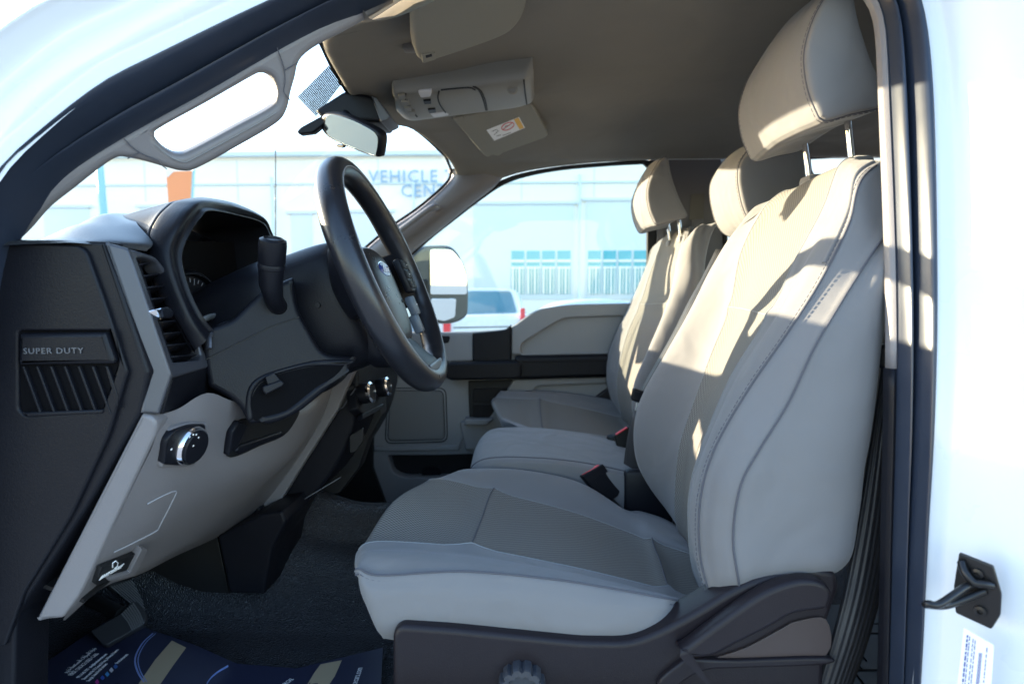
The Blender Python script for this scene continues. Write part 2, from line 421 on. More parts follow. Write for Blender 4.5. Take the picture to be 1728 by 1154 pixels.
# rear door: outer skin behind the gap, with black seal in the gap
rows = []; gap = []
for i in back:
    p = Op[i]; t = (Op[min(i+1, NP-1)]-Op[max(i-1, 0)]).normalized(); o = Vector((t.z, 0, -t.x)); o = -o if o.dot(p-cen) < 0 else o
    o.normalize()
    if p.z < CZ+.45 and o.x > .5:
        gap.append(p+o*.0935+Vector((0, -.055, 0)))
        rows.append([Vector((p.x+o.x*.097+a, p.y-b, p.z)) for a, b in [(0, .05), (.001, .066), (.006, .070), (.4, .075), (1.0, .07)]])
surf('rear_door_panel', rows, M_paint, cab, res=(1, 2), ang=60)
tube('rear_door_seal', gap, .005, M_blk2, cab, 6)
# --- striker, its plate, label on the painted pillar
sp = Pl((1610, 930, .548), (1690, 985, .522), (1612, 1060, .545))
plate = rp([(1618, 932), (1676, 955), (1690, 1003), (1688, 1038), (1673, 1062), (1612, 1034), (1609, 990)], 4)
st = flat('door_striker', plate, sp, M_steel, cab, th=.004, bev=.0012, off=.004)
for (x, y, r) in ((1650, 967, 11), (1655, 1030, 11)):
    a = sp.at(x, y, .004); b = sp.at(x+r, y, .004); lathe('screw', [((b-a).length, 0), ((b-a).length*.95, .003), ((b-a).length*.45, .0035), ((b-a).length*.4, .001)], a, sp.n, M_steel, st, 20)
def off(pl, x, y, o): return pl.at(x, y, 0)+pl.n*o
tube('striker_loop', [off(sp, 1664, 994, .004), off(sp, 1640, 1000, .012), off(sp, 1610, 1002, .030), off(sp, 1590, 990, .048), off(sp, 1596, 986, .052), off(sp, 1610, 990, .045), off(sp, 1640, 980, .012), off(sp, 1655, 985, .004)], .0034, M_steel, st, 10, res=6)
tube('guide_rod', [sp.at(1622, 948, .006), sp.at(1628, 965, .011), sp.at(1643, 982, .012), sp.at(1660, 985, .010), sp.at(1674, 988, .005)], .0035, M_steel, st, 8, res=5)
lp = Pl((1628, 1070, .541), (1680, 1090, .52), (1612, 1200, .542))
M_lab = mat('paper_label', (.86, .88, .9), .5)
lb = flat('certification_label', rp([(1626, 1058), (1677, 1088), (1668, 1215), (1610, 1200)], 3), lp, M_lab, cab, th=.0006, bev=.0001, off=.0035)
M_ink = mat('label_ink', (.10, .13, .35), .6)
bm = bmesh.new()
def bar(pl, x0, y0, x1, y1, wd, offz=.004):
    a, b = Vector((x0, y0)), Vector((x1, y1)); n_ = Vector((-(b-a).y, (b-a).x)).normalized()*wd/2
    bm.faces.new([bm.verts.new(pl.at(*q, offz)) for q in (a-n_, b-n_, b+n_, a+n_)])
random.seed(3)
for k, (dx, wd) in enumerate(((5, 3), (9, 1.6), (15, 1.6), (19, 1.6), (30, 6), (40, 1.6))):
    y = 1068+dx*.6
    while y < 1160:
        ln = random.uniform(3, 9) if wd < 5 else 1.6
        x = 1628+dx-(y-1068)*.1
        if not (wd > 5 and y < 1100): bar(lp, x, y, x-ln*.1, y+ln, wd)
        y += ln+random.uniform(1.2, 3) if wd < 5 else 2.6
me = bpy.data.meshes.new('label_print'); bm.to_mesh(me); bm.free(); put('label_print', me, M_ink, lb)
# --- headliner
hf = [Rl(-.20, .76, .335), P(575, 45, .86), P(552, 78, .98), P(575, 128, 1.15), P(608, 178, 1.33), P(650, 207, 1.50), P(705, 222, 1.70), P(758, 268, 1.90), P(775, 298, 1.97)]
def hl(y, x):
    t = abs(y-CY)/.68; z = .458+.03*max(0, min(1, (x+.1)/.5))-.10*max(0, t-.55)**1.5*2.2
    return Rl(x, y, z)
ys = [q.y for q in hf]
def rail(y, z): return z
rows = []
for k, q in enumerate(hf):
    y = q.y; side = abs(y-CY)/.66
    pts = [q+Vector((-.012, 0, .012)), q, q+Vector((.035, 0, .004))]
    edge = k == 0 or k == len(hf)-1
    for x, f in ((-.16, .6), (-.06, .9), (.15, 1), (.45, 1), (.9, 1), (1.42, .95)):
        h = hl(y, x); z = q.z*(1-f)+h.z*f
        if edge: z = (CZ+.395 if k == 0 else CZ+.425)*f+q.z*(1-f)
        pts.append(Vector((max(x, q.x+.05+.02*len(pts)), y, z)))
    rows.append(pts)
# roll down at far side above the door
fr = [(752, 318), (800, 322), (850, 300), (905, 286), (1000, 275), (1100, 270), (1300, 262), (1500, 252), (1640, 246)]
far = [P(a, b, 2.03) for a, b in fr]
rows.append(far)
surf('headliner', rows, M_head, cab, res=(6, 5), ang=80)
# outer roof skin
rows = [[Rl(x, .60, .44) for x in (-.16, -.1, 0, .8, 1.5)]]+[[Rl(x, .73, z) for x, z in ((-.24, .465), (-.2, .49), (0, .52), (.8, .52), (1.5, .5))]]+[[Rl(x, y, z+dz) for x, dz in ((-.42, -.07), (-.30, .0), (0, .03), (.8, .04), (1.5, .0))] for y, z in ((1.0, .55), (1.33, .56), (1.66, .55))]+[[Rl(x, 1.93, z) for x, z in ((-.24, .465), (-.2, .49), (0, .52), (.8, .52), (1.5, .5))]]+[[Rl(x, 2.06, .44) for x in (-.16, -.1, 0, .8, 1.5)]]
surf('roof_panel', rows, M_paint, cab, res=(4, 4))
# rear bulkhead with window opening
def xwall(name, x, y0, y1, z0, z1, m, hole=None, th=.02):
    pl = Pl.__new__(Pl); pl.o = Rl(x, 0, 0); pl.n = Vector((-1, 0, 0)); pl.e2 = Vector((0, 0, 1)); pl.e1 = Vector((0, -1, 0))
    cu = bpy.data.curves.new(name, 'CURVE'); cu.dimensions = '2D'; cu.fill_mode = 'BOTH'; cu.extrude = th/2
    for (a, b, c, d), rev in ([((y0, y1, z0, z1), 0)] + ([(hole, 1)] if hole else [])):
        s = cu.splines.new('POLY'); s.points.add(3); s.use_cyclic_u = True
        q = [(-a, c), (-b, c), (-b, d), (-a, d)]
        for t, (u, v) in zip(s.points, q): t.co = (u, v, 0, 1)
    t = bpy.data.objects.new('t', cu); me = bpy.data.meshes.new_from_object(t); bpy.data.objects.remove(t); bpy.data.curves.remove(cu)
    me.materials.clear(); me.transform(pl.M(0)); me.name = name; return put(name, me, m, cab)
xwall('rear_wall', 1.45, .60, 2.10, -.8, .5, M_head, (.85, 1.85, .0, .36))
# near side rear (inside of the closed rear door) and far side rear door
flat('rear_door_trim', [(x*1000/.66+900, 491-z*1000/.66) for x, z in [(.42, -.75), (1.45, -.75), (1.45, .0), (.44, .0)]], .66, M_beige, cab, th=.03)
# firewall, floor
quad('firewall', [Rl(-1.0, .62, -.7), Rl(-1.0, 2.1, -.7), Rl(-.98, 2.1, .02), Rl(-.98, .62, .02)], M_blk2, cab, solid=.01)
def fz(x, y):
    z = -.625
    d = (y-1.36)/.30
    hump = max(0, 1-abs(d)**2.2)
    st = [(1.02, 0), (1.06, .02), (1.11, .065), (1.16, .085), (1.21, .092), (1.255, .142), (1.29, .155), (1.36, .12), (1.42, .085), (1.55, -.05), (1.7, -.12), (2.2, -.12)]
    hw = 0
    for (a, b), (c, e) in zip(st, st[1:]):
        if a <= y <= c: hw = b+(e-b)*(y-a)/(c-a)
    if x > .1: hw *= max(.5, 1-(x-.1)*1.5)
    toe = max(0, -x-.88)*.9
    tn = max(0, -x-.42)*.45*hump
    return z+hw+toe+tn+.02*max(0, min(1, (.75-y)/.1))*0
rows = [[Rl(x, y, fz(x, y)) for y in (.60, .7, .8, .9, 1.0, 1.03, 1.06, 1.09, 1.12, 1.16, 1.205, 1.23, 1.255, 1.28, 1.32, 1.42, 1.52, 1.62, 1.75, 1.95, 2.12)] for x in (-1.0, -.9, -.8, -.72, -.66, -.6, -.5, -.4, -.3, -.2, -.1, .05, .25, .5, .8, 1.1, 1.45)]
fl = surf('floor_covering', rows, M_vinyl, cab, res=(3, 4), ang=80)
quad('sill_panel', [Rl(-1.0, .60, -.60), Rl(1.5, .60, -.60), Rl(1.5, .50, -.62), Rl(-1.0, .50, -.62)], M_paint, cab, solid=-.1)
quad('cowl_side_panel', [Rl(-1.0, .64, -.7), Rl(-.58, .64, -.7), Rl(-.60, .64, -.3), Rl(-.62, .64, -.02), Rl(-1.0, .64, -.02)], M_blk2, cab, solid=.01)
# ribs pressed in the floor vinyl across the tunnel
# --- near front pillar trim with grab handle opening
ap = Pl((33, 347, .625), (575, 22, .75), (300, 285, .70))
out = sp2([(17, 385), (33, 347), (83, 303), (200, 233), (333, 160), (467, 80), (575, 20), (660, -22)], 5) + sp2([(668, 5), (652, 14), (620, 33), (575, 58), (540, 76), (517, 92), (505, 108), (500, 130), (493, 155), (485, 188), (466, 211), (400, 250), (333, 286), (307, 290), (280, 284), (245, 274), (217, 268), (197, 268), (167, 287), (125, 320), (85, 352), (53, 388), (20, 420)], 5)
hole = sp2([(262, 228), (274, 216), (350, 174), (425, 131), (442, 124), (458, 129), (467, 146), (468, 166), (457, 183), (400, 214), (327, 253), (303, 261), (283, 254), (268, 241)], 5, True)
apt = flat('front_pillar_trim', out, ap, M_beige, cab, th=.030, bev=.008, holes=[hole], off=-.002, res=4)
for k, ln in enumerate(([(209, 234), (225, 250), (245, 262), (265, 270), (272, 278), (282, 286)], [(236, 257), (215, 268)], [(467, 80), (474, 98), (480, 119), (481, 140), (479, 155), (490, 170)], [(480, 119), (502, 106)], [(262, 243), (285, 263), (308, 273), (330, 266), (440, 206), (466, 190)])):
    tube('trim_joint', [ap.at(a, b, .0002) for a, b in sp2(ln, 4)], .0006, M_thread if k < 4 else M_pipe, apt, 5)
# inner return of the pillar trim towards the windscreen
# --- windscreen glass and its black border
ws_top = [Rl(-.22, .80, .34)]+[q+Vector((-.008, 0, .008)) for q in hf[2:8]]
ws_bot = [Rl(-.74, .66, .06), Rl(-.84, .85, .055), Rl(-.90, 1.05, .05), Rl(-.92, 1.33, .05), Rl(-.90, 1.6, .05), Rl(-.84, 1.85, .055), P(575, 458, 1.985)]
rows = [[a.lerp(b, t)+Vector((-.02, 0, .03))*math.sin(math.pi*t) for a, b in zip(ws_top, ws_bot)] for t in (0, .25, .5, .75, 1)]
for r_, q_ in zip(rows, [(757, 284), (738, 325), (700, 357), (640, 400), (575, 458)]): r_[-1] = P(q_[0], q_[1], 1.98)
wsg = surf('windscreen', rows, M_glass, cab, res=(3, 3))
def wspt(u, v, o=-.002):
    V, ru, rv = o_V[wsg.name]; a = V[int(round(u*(len(V)-1)))][int(round(v*(len(V[0])-1)))]; return a+Vector((.6, 0, -.8))*abs(o)
tube('windscreen_border', [q+Vector((-.004, 0, .002)) for q in spl(ws_top[1:], 5)]+[P(a, b-2, 1.975) for a, b in sp2([(762, 290), (757, 306), (738, 326), (700, 357), (660, 384), (620, 417), (575, 456)], 3)], .0055, M_blk2, cab, 6, flat=.5)
# --- far front pillar trim
up = [(758, 285), (762, 300), (738, 326), (700, 358), (660, 385), (620, 418), (560, 470)]
md = [(790, 285), (790, 312), (762, 340), (722, 372), (684, 400), (645, 430), (590, 480)]
lw = [(845, 300), (828, 318), (795, 343), (745, 383), (705, 415), (668, 448), (620, 500)]
rows = []
for a, b, c in zip(up, md, lw):
    rows.append([P(*a, 1.99)+Vector((-.01, .03, .0)), P(*a, 1.985), P((a[0]*2+b[0])/3, (a[1]*2+b[1])/3, 1.965), P(*b, 1.97), P((b[0]+c[0])/2, (b[1]+c[1])/2, 1.985), P(c[0], c[1], 2.02), P(c[0], c[1], 2.05)+Vector((.004, 0, -.004))])
fp = surf('far_pillar_trim', rows, M_beige, cab, res=(5, 4), ang=80)
tube('grab_handle', [P(738, 350, 1.96), P(726, 352, 1.93), P(690, 378, 1.925), P(662, 400, 1.93), P(655, 412, 1.96)], .010, M_beige, fp, 10, res=5, flat=1.3)
# --- far side: pillar between doors, rear side frame
bp_ = Pl(2.04)
bt = flat('far_centre_pillar', [(1096, 268), (1218, 264), (1222, 420), (1230, 1000), (1120, 1000), (1102, 505), (1106, 400), (1108, 300)], 2.06, M_beige, cab, th=.05, bev=.006)
flat('belt_anchor_cover', rp([(1166, 328), (1189, 326), (1187, 372), (1163, 372)], 2), 2.06, M_head, bt, th=.004, off=.003)
flat('belt_anchor_slot', rp([(1167, 313), (1195, 312), (1194, 320), (1167, 321)], 2), 2.06, M_beige, bt, th=.003, off=.004)
flat('belt_buckle_guide', rp([(1168, 371), (1187, 369), (1186, 389), (1170, 390)], 2), 2.06, M_beige, bt, th=.01, off=.012)
flat('pillar_weatherstrip', [(1093, 284), (1109, 284), (1107, 500), (1092, 505)], 2.035, M_blk2, cab, th=.02, bev=.004)
flat('pillar_edge', rp([(1110, 372), (1121, 370), (1112, 505), (1106, 505)], 1), 2.03, M_beige, cab, th=.01, bev=.002)
# far rear side: door frame with window opening
flat('far_rear_door', [(1212, 262), (1640, 242), (1640, 1000), (1215, 1000)], 2.09, M_head, cab, th=.05, bev=.003, holes=[rp([(1224, 272), (1585, 254), (1585, 480), (1226, 480)], 12)])
flat('far_rear_window_seal', rp([(1220, 268), (1590, 249), (1590, 484), (1222, 484)], 14), 2.055, M_blk2, cab, th=.012, bev=.002, holes=[rp([(1227, 275), (1582, 257), (1582, 477), (1229, 477)], 12)])
flat('rear_grab_handle', rp([(1395, 60), (1500, 30), (1500, 42), (1400, 78)], 4), 1.98, M_beige, cab, th=.02, bev=.004)
flat('kick_panel', [(480, 575), (632, 575), (628, 790), (650, 850), (705, 885), (705, 980), (480, 980)], 2.0, M_blk2, cab, th=.03)
# =====================================================================
# FAR (PASSENGER) DOOR
DY = 2.02
door = thing('passenger_door', 'closed far passenger door with grey-beige panel, black armrest band and clear window', 'door', Rl(.1, DY, -.5))
dp = Pl(DY)
# frame round the glass
fro = sp2([(648, 450), (668, 428), (745, 372), (800, 335), (838, 308), (880, 292), (950, 280), (1030, 273), (1088, 270)], 4)+rp([(1108, 270), (1106, 520)], 0)
fri = sp2([(690, 432), (720, 408), (765, 372), (812, 336), (850, 311), (890, 297), (950, 286), (1030, 279), (1084, 276)], 4)+[(1092, 282), (1090, 512)]
frame_poly = fro+[(1100, 520)]+fri[::-1]
flat('window_frame', sp2([(640, 560), (645, 455), (668, 428), (745, 372), (800, 335), (838, 308), (880, 292), (950, 280), (1030, 273), (1086, 270)], 4)+[(1108, 271), (1104, 560), (1092, 560), (1092, 282)]+sp2([(1086, 276), (1030, 279), (950, 286), (890, 297), (850, 311), (812, 336), (765, 372), (720, 408), (675, 452), (655, 480), (650, 560)], 4), DY+.03, M_blk2, door, th=.02, bev=.003)
flat('window_glass', [(650, 585), (650, 470), (720, 400), (850, 305), (950, 280), (1098, 272), (1098, 560)], DY+.05, M_glass, door, th=.004, bev=.0005)
# main panel
mp = rp([(620, 560), (742, 562), (800, 560), (858, 556), (905, 522), (960, 514), (1100, 511), (1180, 511), (1180, 900), (800, 900), (690, 870), (650, 850), (628, 790)], [10, 2, 2, 4, 18, 30, 4, 4, 5, 5, 30, 30, 30])
pk = rp([(654, 768), (740, 768), (812, 766), (800, 806), (680, 806), (662, 798)], [3, 3, 3, 3, 14, 12])
mpo = flat('door_panel', mp, dp, M_door_lit, door, th=.05, bev=.004, holes=[pk])
flat('map_pocket', [(640, 755), (830, 755), (830, 815), (640, 815)], DY+.045, M_blk2, door, th=.01)
flat('pocket_lip', rp([(712, 790), (740, 788), (744, 806), (712, 806)], 4), DY+.03, M_blk, door, th=.03)
# raised upper pad with recess
uo = rp([(863, 553), (905, 522), (960, 514), (1078, 512), (1066, 599), (863, 599)], [2, 20, 30, 2, 2, 2])
ui = rp([(880, 580), (950, 537), (1052, 533), (1062, 545), (1052, 594), (878, 597)], [10, 14, 8, 8, 6, 10])
flat('upper_pad', uo, dp, M_door_lit, door, th=.025, bev=.006, holes=[ui], off=.022, res=4)
flat('upper_inset', rp([(866, 598), (900, 560), (950, 528), (1074, 526), (1066, 598)], 4), dp, M_door_lit, door, th=.008, bev=.003, off=.007)
flat('sill_cap', rp([(640, 561), (800, 561), (800, 610), (640, 620)], [2, 6, 6, 2]), dp, M_door_lit, door, th=.03, bev=.008, off=.024)
flat('tweeter_grille', rp([(722, 567), (760, 567), (757, 579), (724, 579)], 4), dp, M_blk, door, th=.004, off=.026)
flat('speaker_bezel', rp([(655, 655), (752, 655), (755, 745), (650, 748)], 12), dp, M_door_lit, door, th=.006, bev=.003, off=.003)
flat('speaker_grille', rp([(660, 660), (747, 660), (750, 740), (655, 743)], 10), dp, mat('grille_cloth', (.17, .17, .17), .8, ('v', 900, .001)), door, th=.004, bev=.001, off=.0065)
def outline(pts, o=.001, r=.0016, m=None): tube('bezel_shade_line', [dp.at(a, b, o) for a, b in pts], r, m or M_blk, mpo, 5, closed=True)  # black tubes paint the shade line round the speaker bezel
outline(rp([(655, 655), (752, 655), (755, 745), (650, 748)], 12), .001, .0022)
outline(rp([(659, 659), (748, 659), (751, 741), (654, 744)], 10), .004, .0014)
flat('panel_step', rp([(632, 753), (770, 752), (790, 716), (790, 722), (774, 760), (632, 762)], 2), dp, M_door_lit, door, th=.02, bev=.004, off=.010)
flat('lower_pad', rp([(866, 640), (1070, 633), (1070, 760), (785, 760), (775, 712), (825, 706)], [6, 3, 3, 3, 6, 10]), dp, M_door_lit, door, th=.03, bev=.007, off=.020, holes=[rp([(905, 652), (1062, 645), (1062, 700), (880, 700)], [10, 4, 4, 10])], res=4)
flat('pull_ledge', rp([(783, 707), (832, 707), (822, 718), (783, 718)], 3), dp, M_door_lit, door, th=.05, bev=.006, off=.045)
flat('window_switch_box', rp([(790, 643), (866, 641), (852, 676), (836, 706), (792, 706)], 3), dp, M_blk2, door, th=.02, bev=.003, off=.012)
flat('lock_switch', rp([(798, 656), (858, 655), (850, 678), (798, 679)], 3), dp, M_blk, door, th=.008, off=.018)
flat('window_switch', rp([(798, 683), (848, 682), (838, 705), (798, 706)], 3), dp, M_blk, door, th=.008, off=.018)
flat('vertical_trim', sp2([(797, 612), (797, 580), (797, 562)], 3)+sp2([(830, 559), (852, 556), (862, 548)], 3)+[(863, 612)], dp, M_blk, door, th=.035, bev=.006, off=.030, res=3)
flat('armrest_band', rp([(868, 601), (1080, 597), (1080, 636), (868, 641)], [8, 2, 2, 8]), dp, M_blk, door, th=.06, bev=.012, off=.055, res=4)
flat('armrest_ridge', rp([(880, 607), (1080, 603), (1080, 608), (882, 612)], 2), dp, M_blk, door, th=.006, bev=.002, off=.058)
hd = flat('pull_handle', rp([(750, 624), (758, 612), (872, 610), (880, 616), (880, 636), (872, 640), (762, 642), (752, 638)], 3), dp, M_blk, door, th=.06, bev=.008, off=.085, res=3)
lathe('lock_pin', [(.007, 0), (.007, .004), (.004, .006), (.003, .012), (.0045, .017), (.003, .021)], P(1079, 511, DY+.01), Vector((0, 0, 1)), M_blk2, door, 12)
# =====================================================================
# NEAR REAR SEAT BELT by the pillar, with guide knob
belt = thing('driver_seat_belt', 'black ribbed webbing hanging from the centre pillar behind the driver seat', 'seat belt', Rl(.36, .68, -.5))
bl = [(1492, 560, 1530, 560, .70), (1487, 620, 1528, 620, .70), (1470, 740, 1515, 740, .69), (1448, 870, 1508, 870, .68), (1425, 990, 1490, 990, .67), (1402, 1080, 1466, 1080, .66), (1380, 1154, 1438, 1160, .66), (1350, 1260, 1405, 1270, .66)]
rows = [[P(a, b, Y), P((a+c)/2, (b+d)/2, Y-.004), P(c, d, Y+.006)] for a, b, c, d, Y in bl]
surf('webbing', rows, M_beltr, belt, res=(5, 4), solid=.0015)
lathe('guide_knob', [(.012, 0), (.014, .004), (.014, .012), (.010, .016)], P(1496, 600, .69), Vector((-.6, -.8, 0)), M_blk, belt, 20)
# =====================================================================
# SEATS
def hrest(cy, prof, parent, hw, dome=.006, name='headrest'):
    "headrest cushion: side profile swept across, with domed ends"
    k = hw/.13
    secs = [(cy-hw-dome, .10, 0, 0), (cy-hw-dome*.8, .60, 0, 0), (cy-hw-dome*.2, .92, 0, 0), (cy-hw+.006, .985, 0, 0), (cy-hw+.022, 1.0, -.001, 0), (cy-hw*.45, 1.02, -.004, .004), (cy, 1.03, -.006, .006), (cy+hw*.45, 1.02, -.004, .004), (cy+hw-.022, 1.0, -.001, 0), (cy+hw-.006, .985, 0, 0), (cy+hw+dome*.2, .92, 0, 0), (cy+hw+dome*.8, .6, 0, 0), (cy+hw+dome, .1, 0, 0)]
    o = loftY(name, prof, secs, M_side, parent, res=(4, 6))
    for r in (3, 9):
        c = rowcurve(o, r, 0, len(prof))[:-1]
        ctr = sum(c, Vector())/len(c); c = [ctr+(p-ctr)*1.004 for p in c]
        tube('seam', c, .0011, M_thread, o, 6, closed=True)
        y = c[0].y; dy = .006 if r == 3 else -.006
        dashes('stitching', [ctr+(p-ctr)*1.012+Vector((0, dy, 0)) for p in c]+[ctr+(c[0]-ctr)*1.012+Vector((0, dy, 0))], .0007, M_thread, o)
    return o
def post(name, a, b, r, parent): return tube(name, [a, b], r, M_chrome, parent, 12)
def make_seat(label):
    t = thing('front_seat', label, 'seat', Rl(.1, .93, -.6), group='front bucket seats')
    # ---- backrest
    rw = [
     [(1135, 870, 1.15), (1150, 895, 1.06), (1165, 925, .93), (1185, 985, .80), (1195, 1003, .72), (1203, 1001, .69), (1246, 988, .667), (1420, 960, .665)],
     [(1083, 800, 1.17), (1143, 850, 1.08), (1160, 900, .93), (1172, 935, .80), (1170, 925, .73), (1187, 930, .69), (1236, 905, .665), (1440, 880, .66)],
     [(1069, 740, 1.17), (1150, 760, 1.08), (1160, 800, .93), (1170, 840, .80), (1165, 840, .73), (1188, 840, .69), (1248, 820, .663), (1450, 800, .66)],
     [(1080, 675, 1.17), (1168, 700, 1.08), (1180, 735, .93), (1190, 760, .80), (1190, 755, .73), (1213, 755, .69), (1278, 762, .663), (1462, 740, .66)],
     [(1122, 600, 1.17), (1205, 600, 1.08), (1222, 630, .93), (1240, 640, .80), (1245, 640, .73), (1270, 655, .69), (1328, 682, .665), (1475, 660, .66)],
     [(1165, 525, 1.17), (1237, 520, 1.08), (1268, 525, .93), (1305, 535, .80), (1312, 535, .73), (1335, 562, .69), (1372, 590, .667), (1487, 560, .665)],
     [(1200, 455, 1.16), (1255, 430, 1.07), (1305, 430, .93), (1350, 440, .80), (1368, 440, .73), (1392, 470, .695), (1418, 515, .672), (1500, 470, .67)],
     [(1235, 397, 1.13), (1290, 360, 1.06), (1345, 350, .93), (1395, 355, .80), (1415, 350, .74), (1437, 375, .705), (1465, 440, .685), (1522, 400, .68)],
     [(1262, 372, 1.10), (1310, 338, 1.04), (1372, 305, .93), (1420, 287, .82), (1437, 285, .76), (1452, 308, .72), (1500, 385, .70), (1545, 340, .695)],
     [(1290, 358, 1.08), (1330, 326, 1.03), (1395, 290, .93), (1440, 273, .83), (1465, 270, .78), (1490, 276, .74), (1530, 310, .715), (1565, 300, .71)],
    ]
    rows = []
    for k, r in enumerate(rw):
        v = [P(*q) for q in r]; s = v[-1]; z = (v[0].z+v[3].z)/2; th = .035
        if k >= 8: z = v[3].z-.01
        bx_ = s.x+th
        c0 = Vector((s.x, 1.19 if k < 7 else 1.15-.02*(k-7), z)); c1 = Vector((v[0].x*.55+c0.x*.45, c0.y+.01, z))
        rows.append([c0, c1]+v+[Vector((s.x+.012, .745, s.z)), Vector((bx_, 1.10, z))])
    top = rows[-1]; c = sum(top, Vector())/len(top)
    rows.append([p.lerp(c, .35)+Vector((.012, 0, .006)) for p in top])
    rows.append([p.lerp(c, .85)+Vector((.02, 0, .004)) for p in top])
    bot = rows[0]; c = sum(bot, Vector())/len(bot)
    rows.insert(0, [p.lerp(c, .25)+Vector((0, 0, -.02)) for p in bot])
    b = surf('backrest', rows, [M_side, M_ins], t, res=(7, 6), cv=True, cap=True, matcols=[(3, 5, 1)], ang=80,
             grooves=[(3, .006, .35), (5, .006, .35), (7, .005, .3), (8, .005, .3)], rgrooves=[(6.0, .004, .25, 3, 5)], flip=BACKFLIP)
    for c, r0, r1 in ((7, 1, 9.6), (8, 1, 9)):
        cv = colcurve(b, c, r0, r1)
        tube('seam', cv, .0013, M_thread, b, 6)
        if c == 7: dashes('stitching', [p+Vector((-.0045, -.0012, 0)) for p in cv], .0005, M_thread, b, .004, .002)
    tube('welt', colcurve(b, 6.6, 7.2, 9.8), .003, M_side, b, 8)
    for c in (3, 5): tube('insert_seam', colcurve(b, c, 1, 10), .0009, M_pipe, b, 6)
    tube('cross_seam', rowcurve(b, 6, 3, 5), .0009, M_pipe, b, 6)
    # ---- headrest and posts
    prof = [(.374, .222), (.368, .229), (.354, .262), (.348, .305), (.358, .348), (.378, .384), (.395, .398), (.403, .387), (.411, .350), (.431, .295), (.453, .252), (.456, .242), (.447, .235), (.412, .228), (.384, .220)]
    h = hrest(.93, prof, t, .128)
    for y in (.865, .995):
        post('headrest_post', Rl(.437, y, .238), Rl(.452, y, .14), .0052, t)
        bx('post_guide', Rl(.452, y, .175), (.032, .042, .022), M_blk if False else M_side, t, .008)
    # ---- cushion
    cw = [
     [(768, 803, 1.12), (724, 812, 1.06), (665, 845, .92), (609, 930, .77), (605, 946, .715), (605, 961, .69), (612, 1003, .68), (640, 1066, .69)],
     [(788, 791, 1.15), (760, 813, 1.08), (700, 848, .93), (645, 918, .78), (640, 932, .72), (640, 973, .685), (642, 1012, .67), (665, 1075, .68)],
     [(880, 793, 1.16), (832, 831, 1.09), (812, 880, .93), (794, 929, .78), (788, 942, .72), (780, 967, .685), (780, 1015, .67), (780, 1085, .68)],
     [(979, 816, 1.14), (960, 864, 1.07), (950, 910, .92), (945, 957, .78), (940, 963, .72), (930, 980, .685), (930, 1030, .67), (930, 1100, .68)],
     [(1060, 866, 1.09), (1060, 900, 1.03), (1050, 940, .91), (1045, 980, .78), (1040, 986, .72), (1040, 998, .685), (1040, 1040, .67), (1040, 1100, .68)],
     [(1105, 888, 1.03), (1100, 916, .99), (1113, 956, .90), (1125, 1001, .78), (1120, 1003, .72), (1118, 1013, .685), (1115, 1038, .675), (1110, 1075, .68)],
     [(1170, 925, .98), (1185, 945, .95), (1205, 985, .88), (1215, 1028, .78), (1190, 1025, .735), (1150, 1021, .70), (1148, 1030, .69), (1146, 1042, .69)],
    ]
    V = [[P(*q) for q in r] for r in cw]
    r0 = [p.copy() for p in V[0]]
    f1 = [Vector((p.x+.004, p.y+(.012 if k > 4 else 0), p.z-.02)) for k, p in enumerate(V[0][:7])]+[V[0][7]+Vector((.012, .02, 0))]
    f2 = [Vector((-.165, p.y, CZ-.40)) for p in V[0][:7]]+[Vector((-.165, .70, CZ-.405))]
    V = [f2, f1]+V
    last = V[-1]; V.append([p+Vector((.03, 0, -.03)) for p in last]); V.append([p+Vector((.03, 0, -.08)) for p in last])
    rows = []
    for v in V:
        c0 = Vector((v[0].x, 1.165, v[0].z-.09)); c1 = Vector((v[0].x, 1.18, v[0].z-.03))
        if v is V[0] or v is V[1] or v is V[2]: c0.x += .03; c1.x += .03; c0.z -= .01
        zb = CZ-(.425 if any(v is q for q in V[:4]) else .475)
        rows.append([c0, c1]+v+[Vector((v[-1].x, .76, zb-.02)), Vector((v[-1].x, 1.10, zb-.02))])
    cshn = surf('cushion', rows, [M_side, M_ins], t, res=(7, 6), cv=True, cap=True, matcols=[(3, 5, 1)], ang=80,
              grooves=[(3, .003, .3), (5, .004, .3), (7, .004, .3)], rgrooves=[(4.0, .007, .3, 3, 5), (7.0, .007, .3, 3, 5)], flip=CUSHFLIP)
    cv = colcurve(cshn, 7, 2, 7.6)
    tube('seam', cv, .0014, M_thread, cshn, 6); dashes('stitching', [p+Vector((0, -.002, -.006)) for p in cv], .0009, M_thread, cshn)
    for r in (4, 7): tube('cross_seam', rowcurve(cshn, r, 3, 5), .0012, M_thread, cshn, 6)
    for c in (3, 5): tube('insert_seam', colcurve(cshn, c, 2, 8), .0009, M_pipe, cshn, 6)
    # ---- plastic side cover, lever, lumbar knob
    vo = rp([(662, 1068), (676, 1055), (760, 1061), (879, 1073), (980, 1083), (1067, 1084), (1120, 1062), (1180, 1030), (1240, 992), (1310, 966), (1375, 958), (1412, 966), (1418, 990), (1395, 1060), (1385, 1300), (662, 1300)], [10, 12, 20, 20, 20, 30, 20, 30, 30, 30, 20, 10, 10, 10, 3, 3])
    sv = Pl(.655)
    M_sidep = mat('side_plastic', (.013, .010, .013), .42, ('n', 700, .0008), var=.15, vscale=12, spec=.28)
    cvr = flat('side_cover', vo, sv, M_sidep, t, th=.045, bev=.007, off=0, res=4)
    lv = sp2([(1150, 1098), (1160, 1092), (1230, 1040), (1290, 1000), (1345, 980), (1385, 982), (1405, 1000), (1400, 1025), (1392, 1030), (1340, 1038), (1300, 1060), (1240, 1090), (1205, 1108), (1165, 1112)], 4, True)
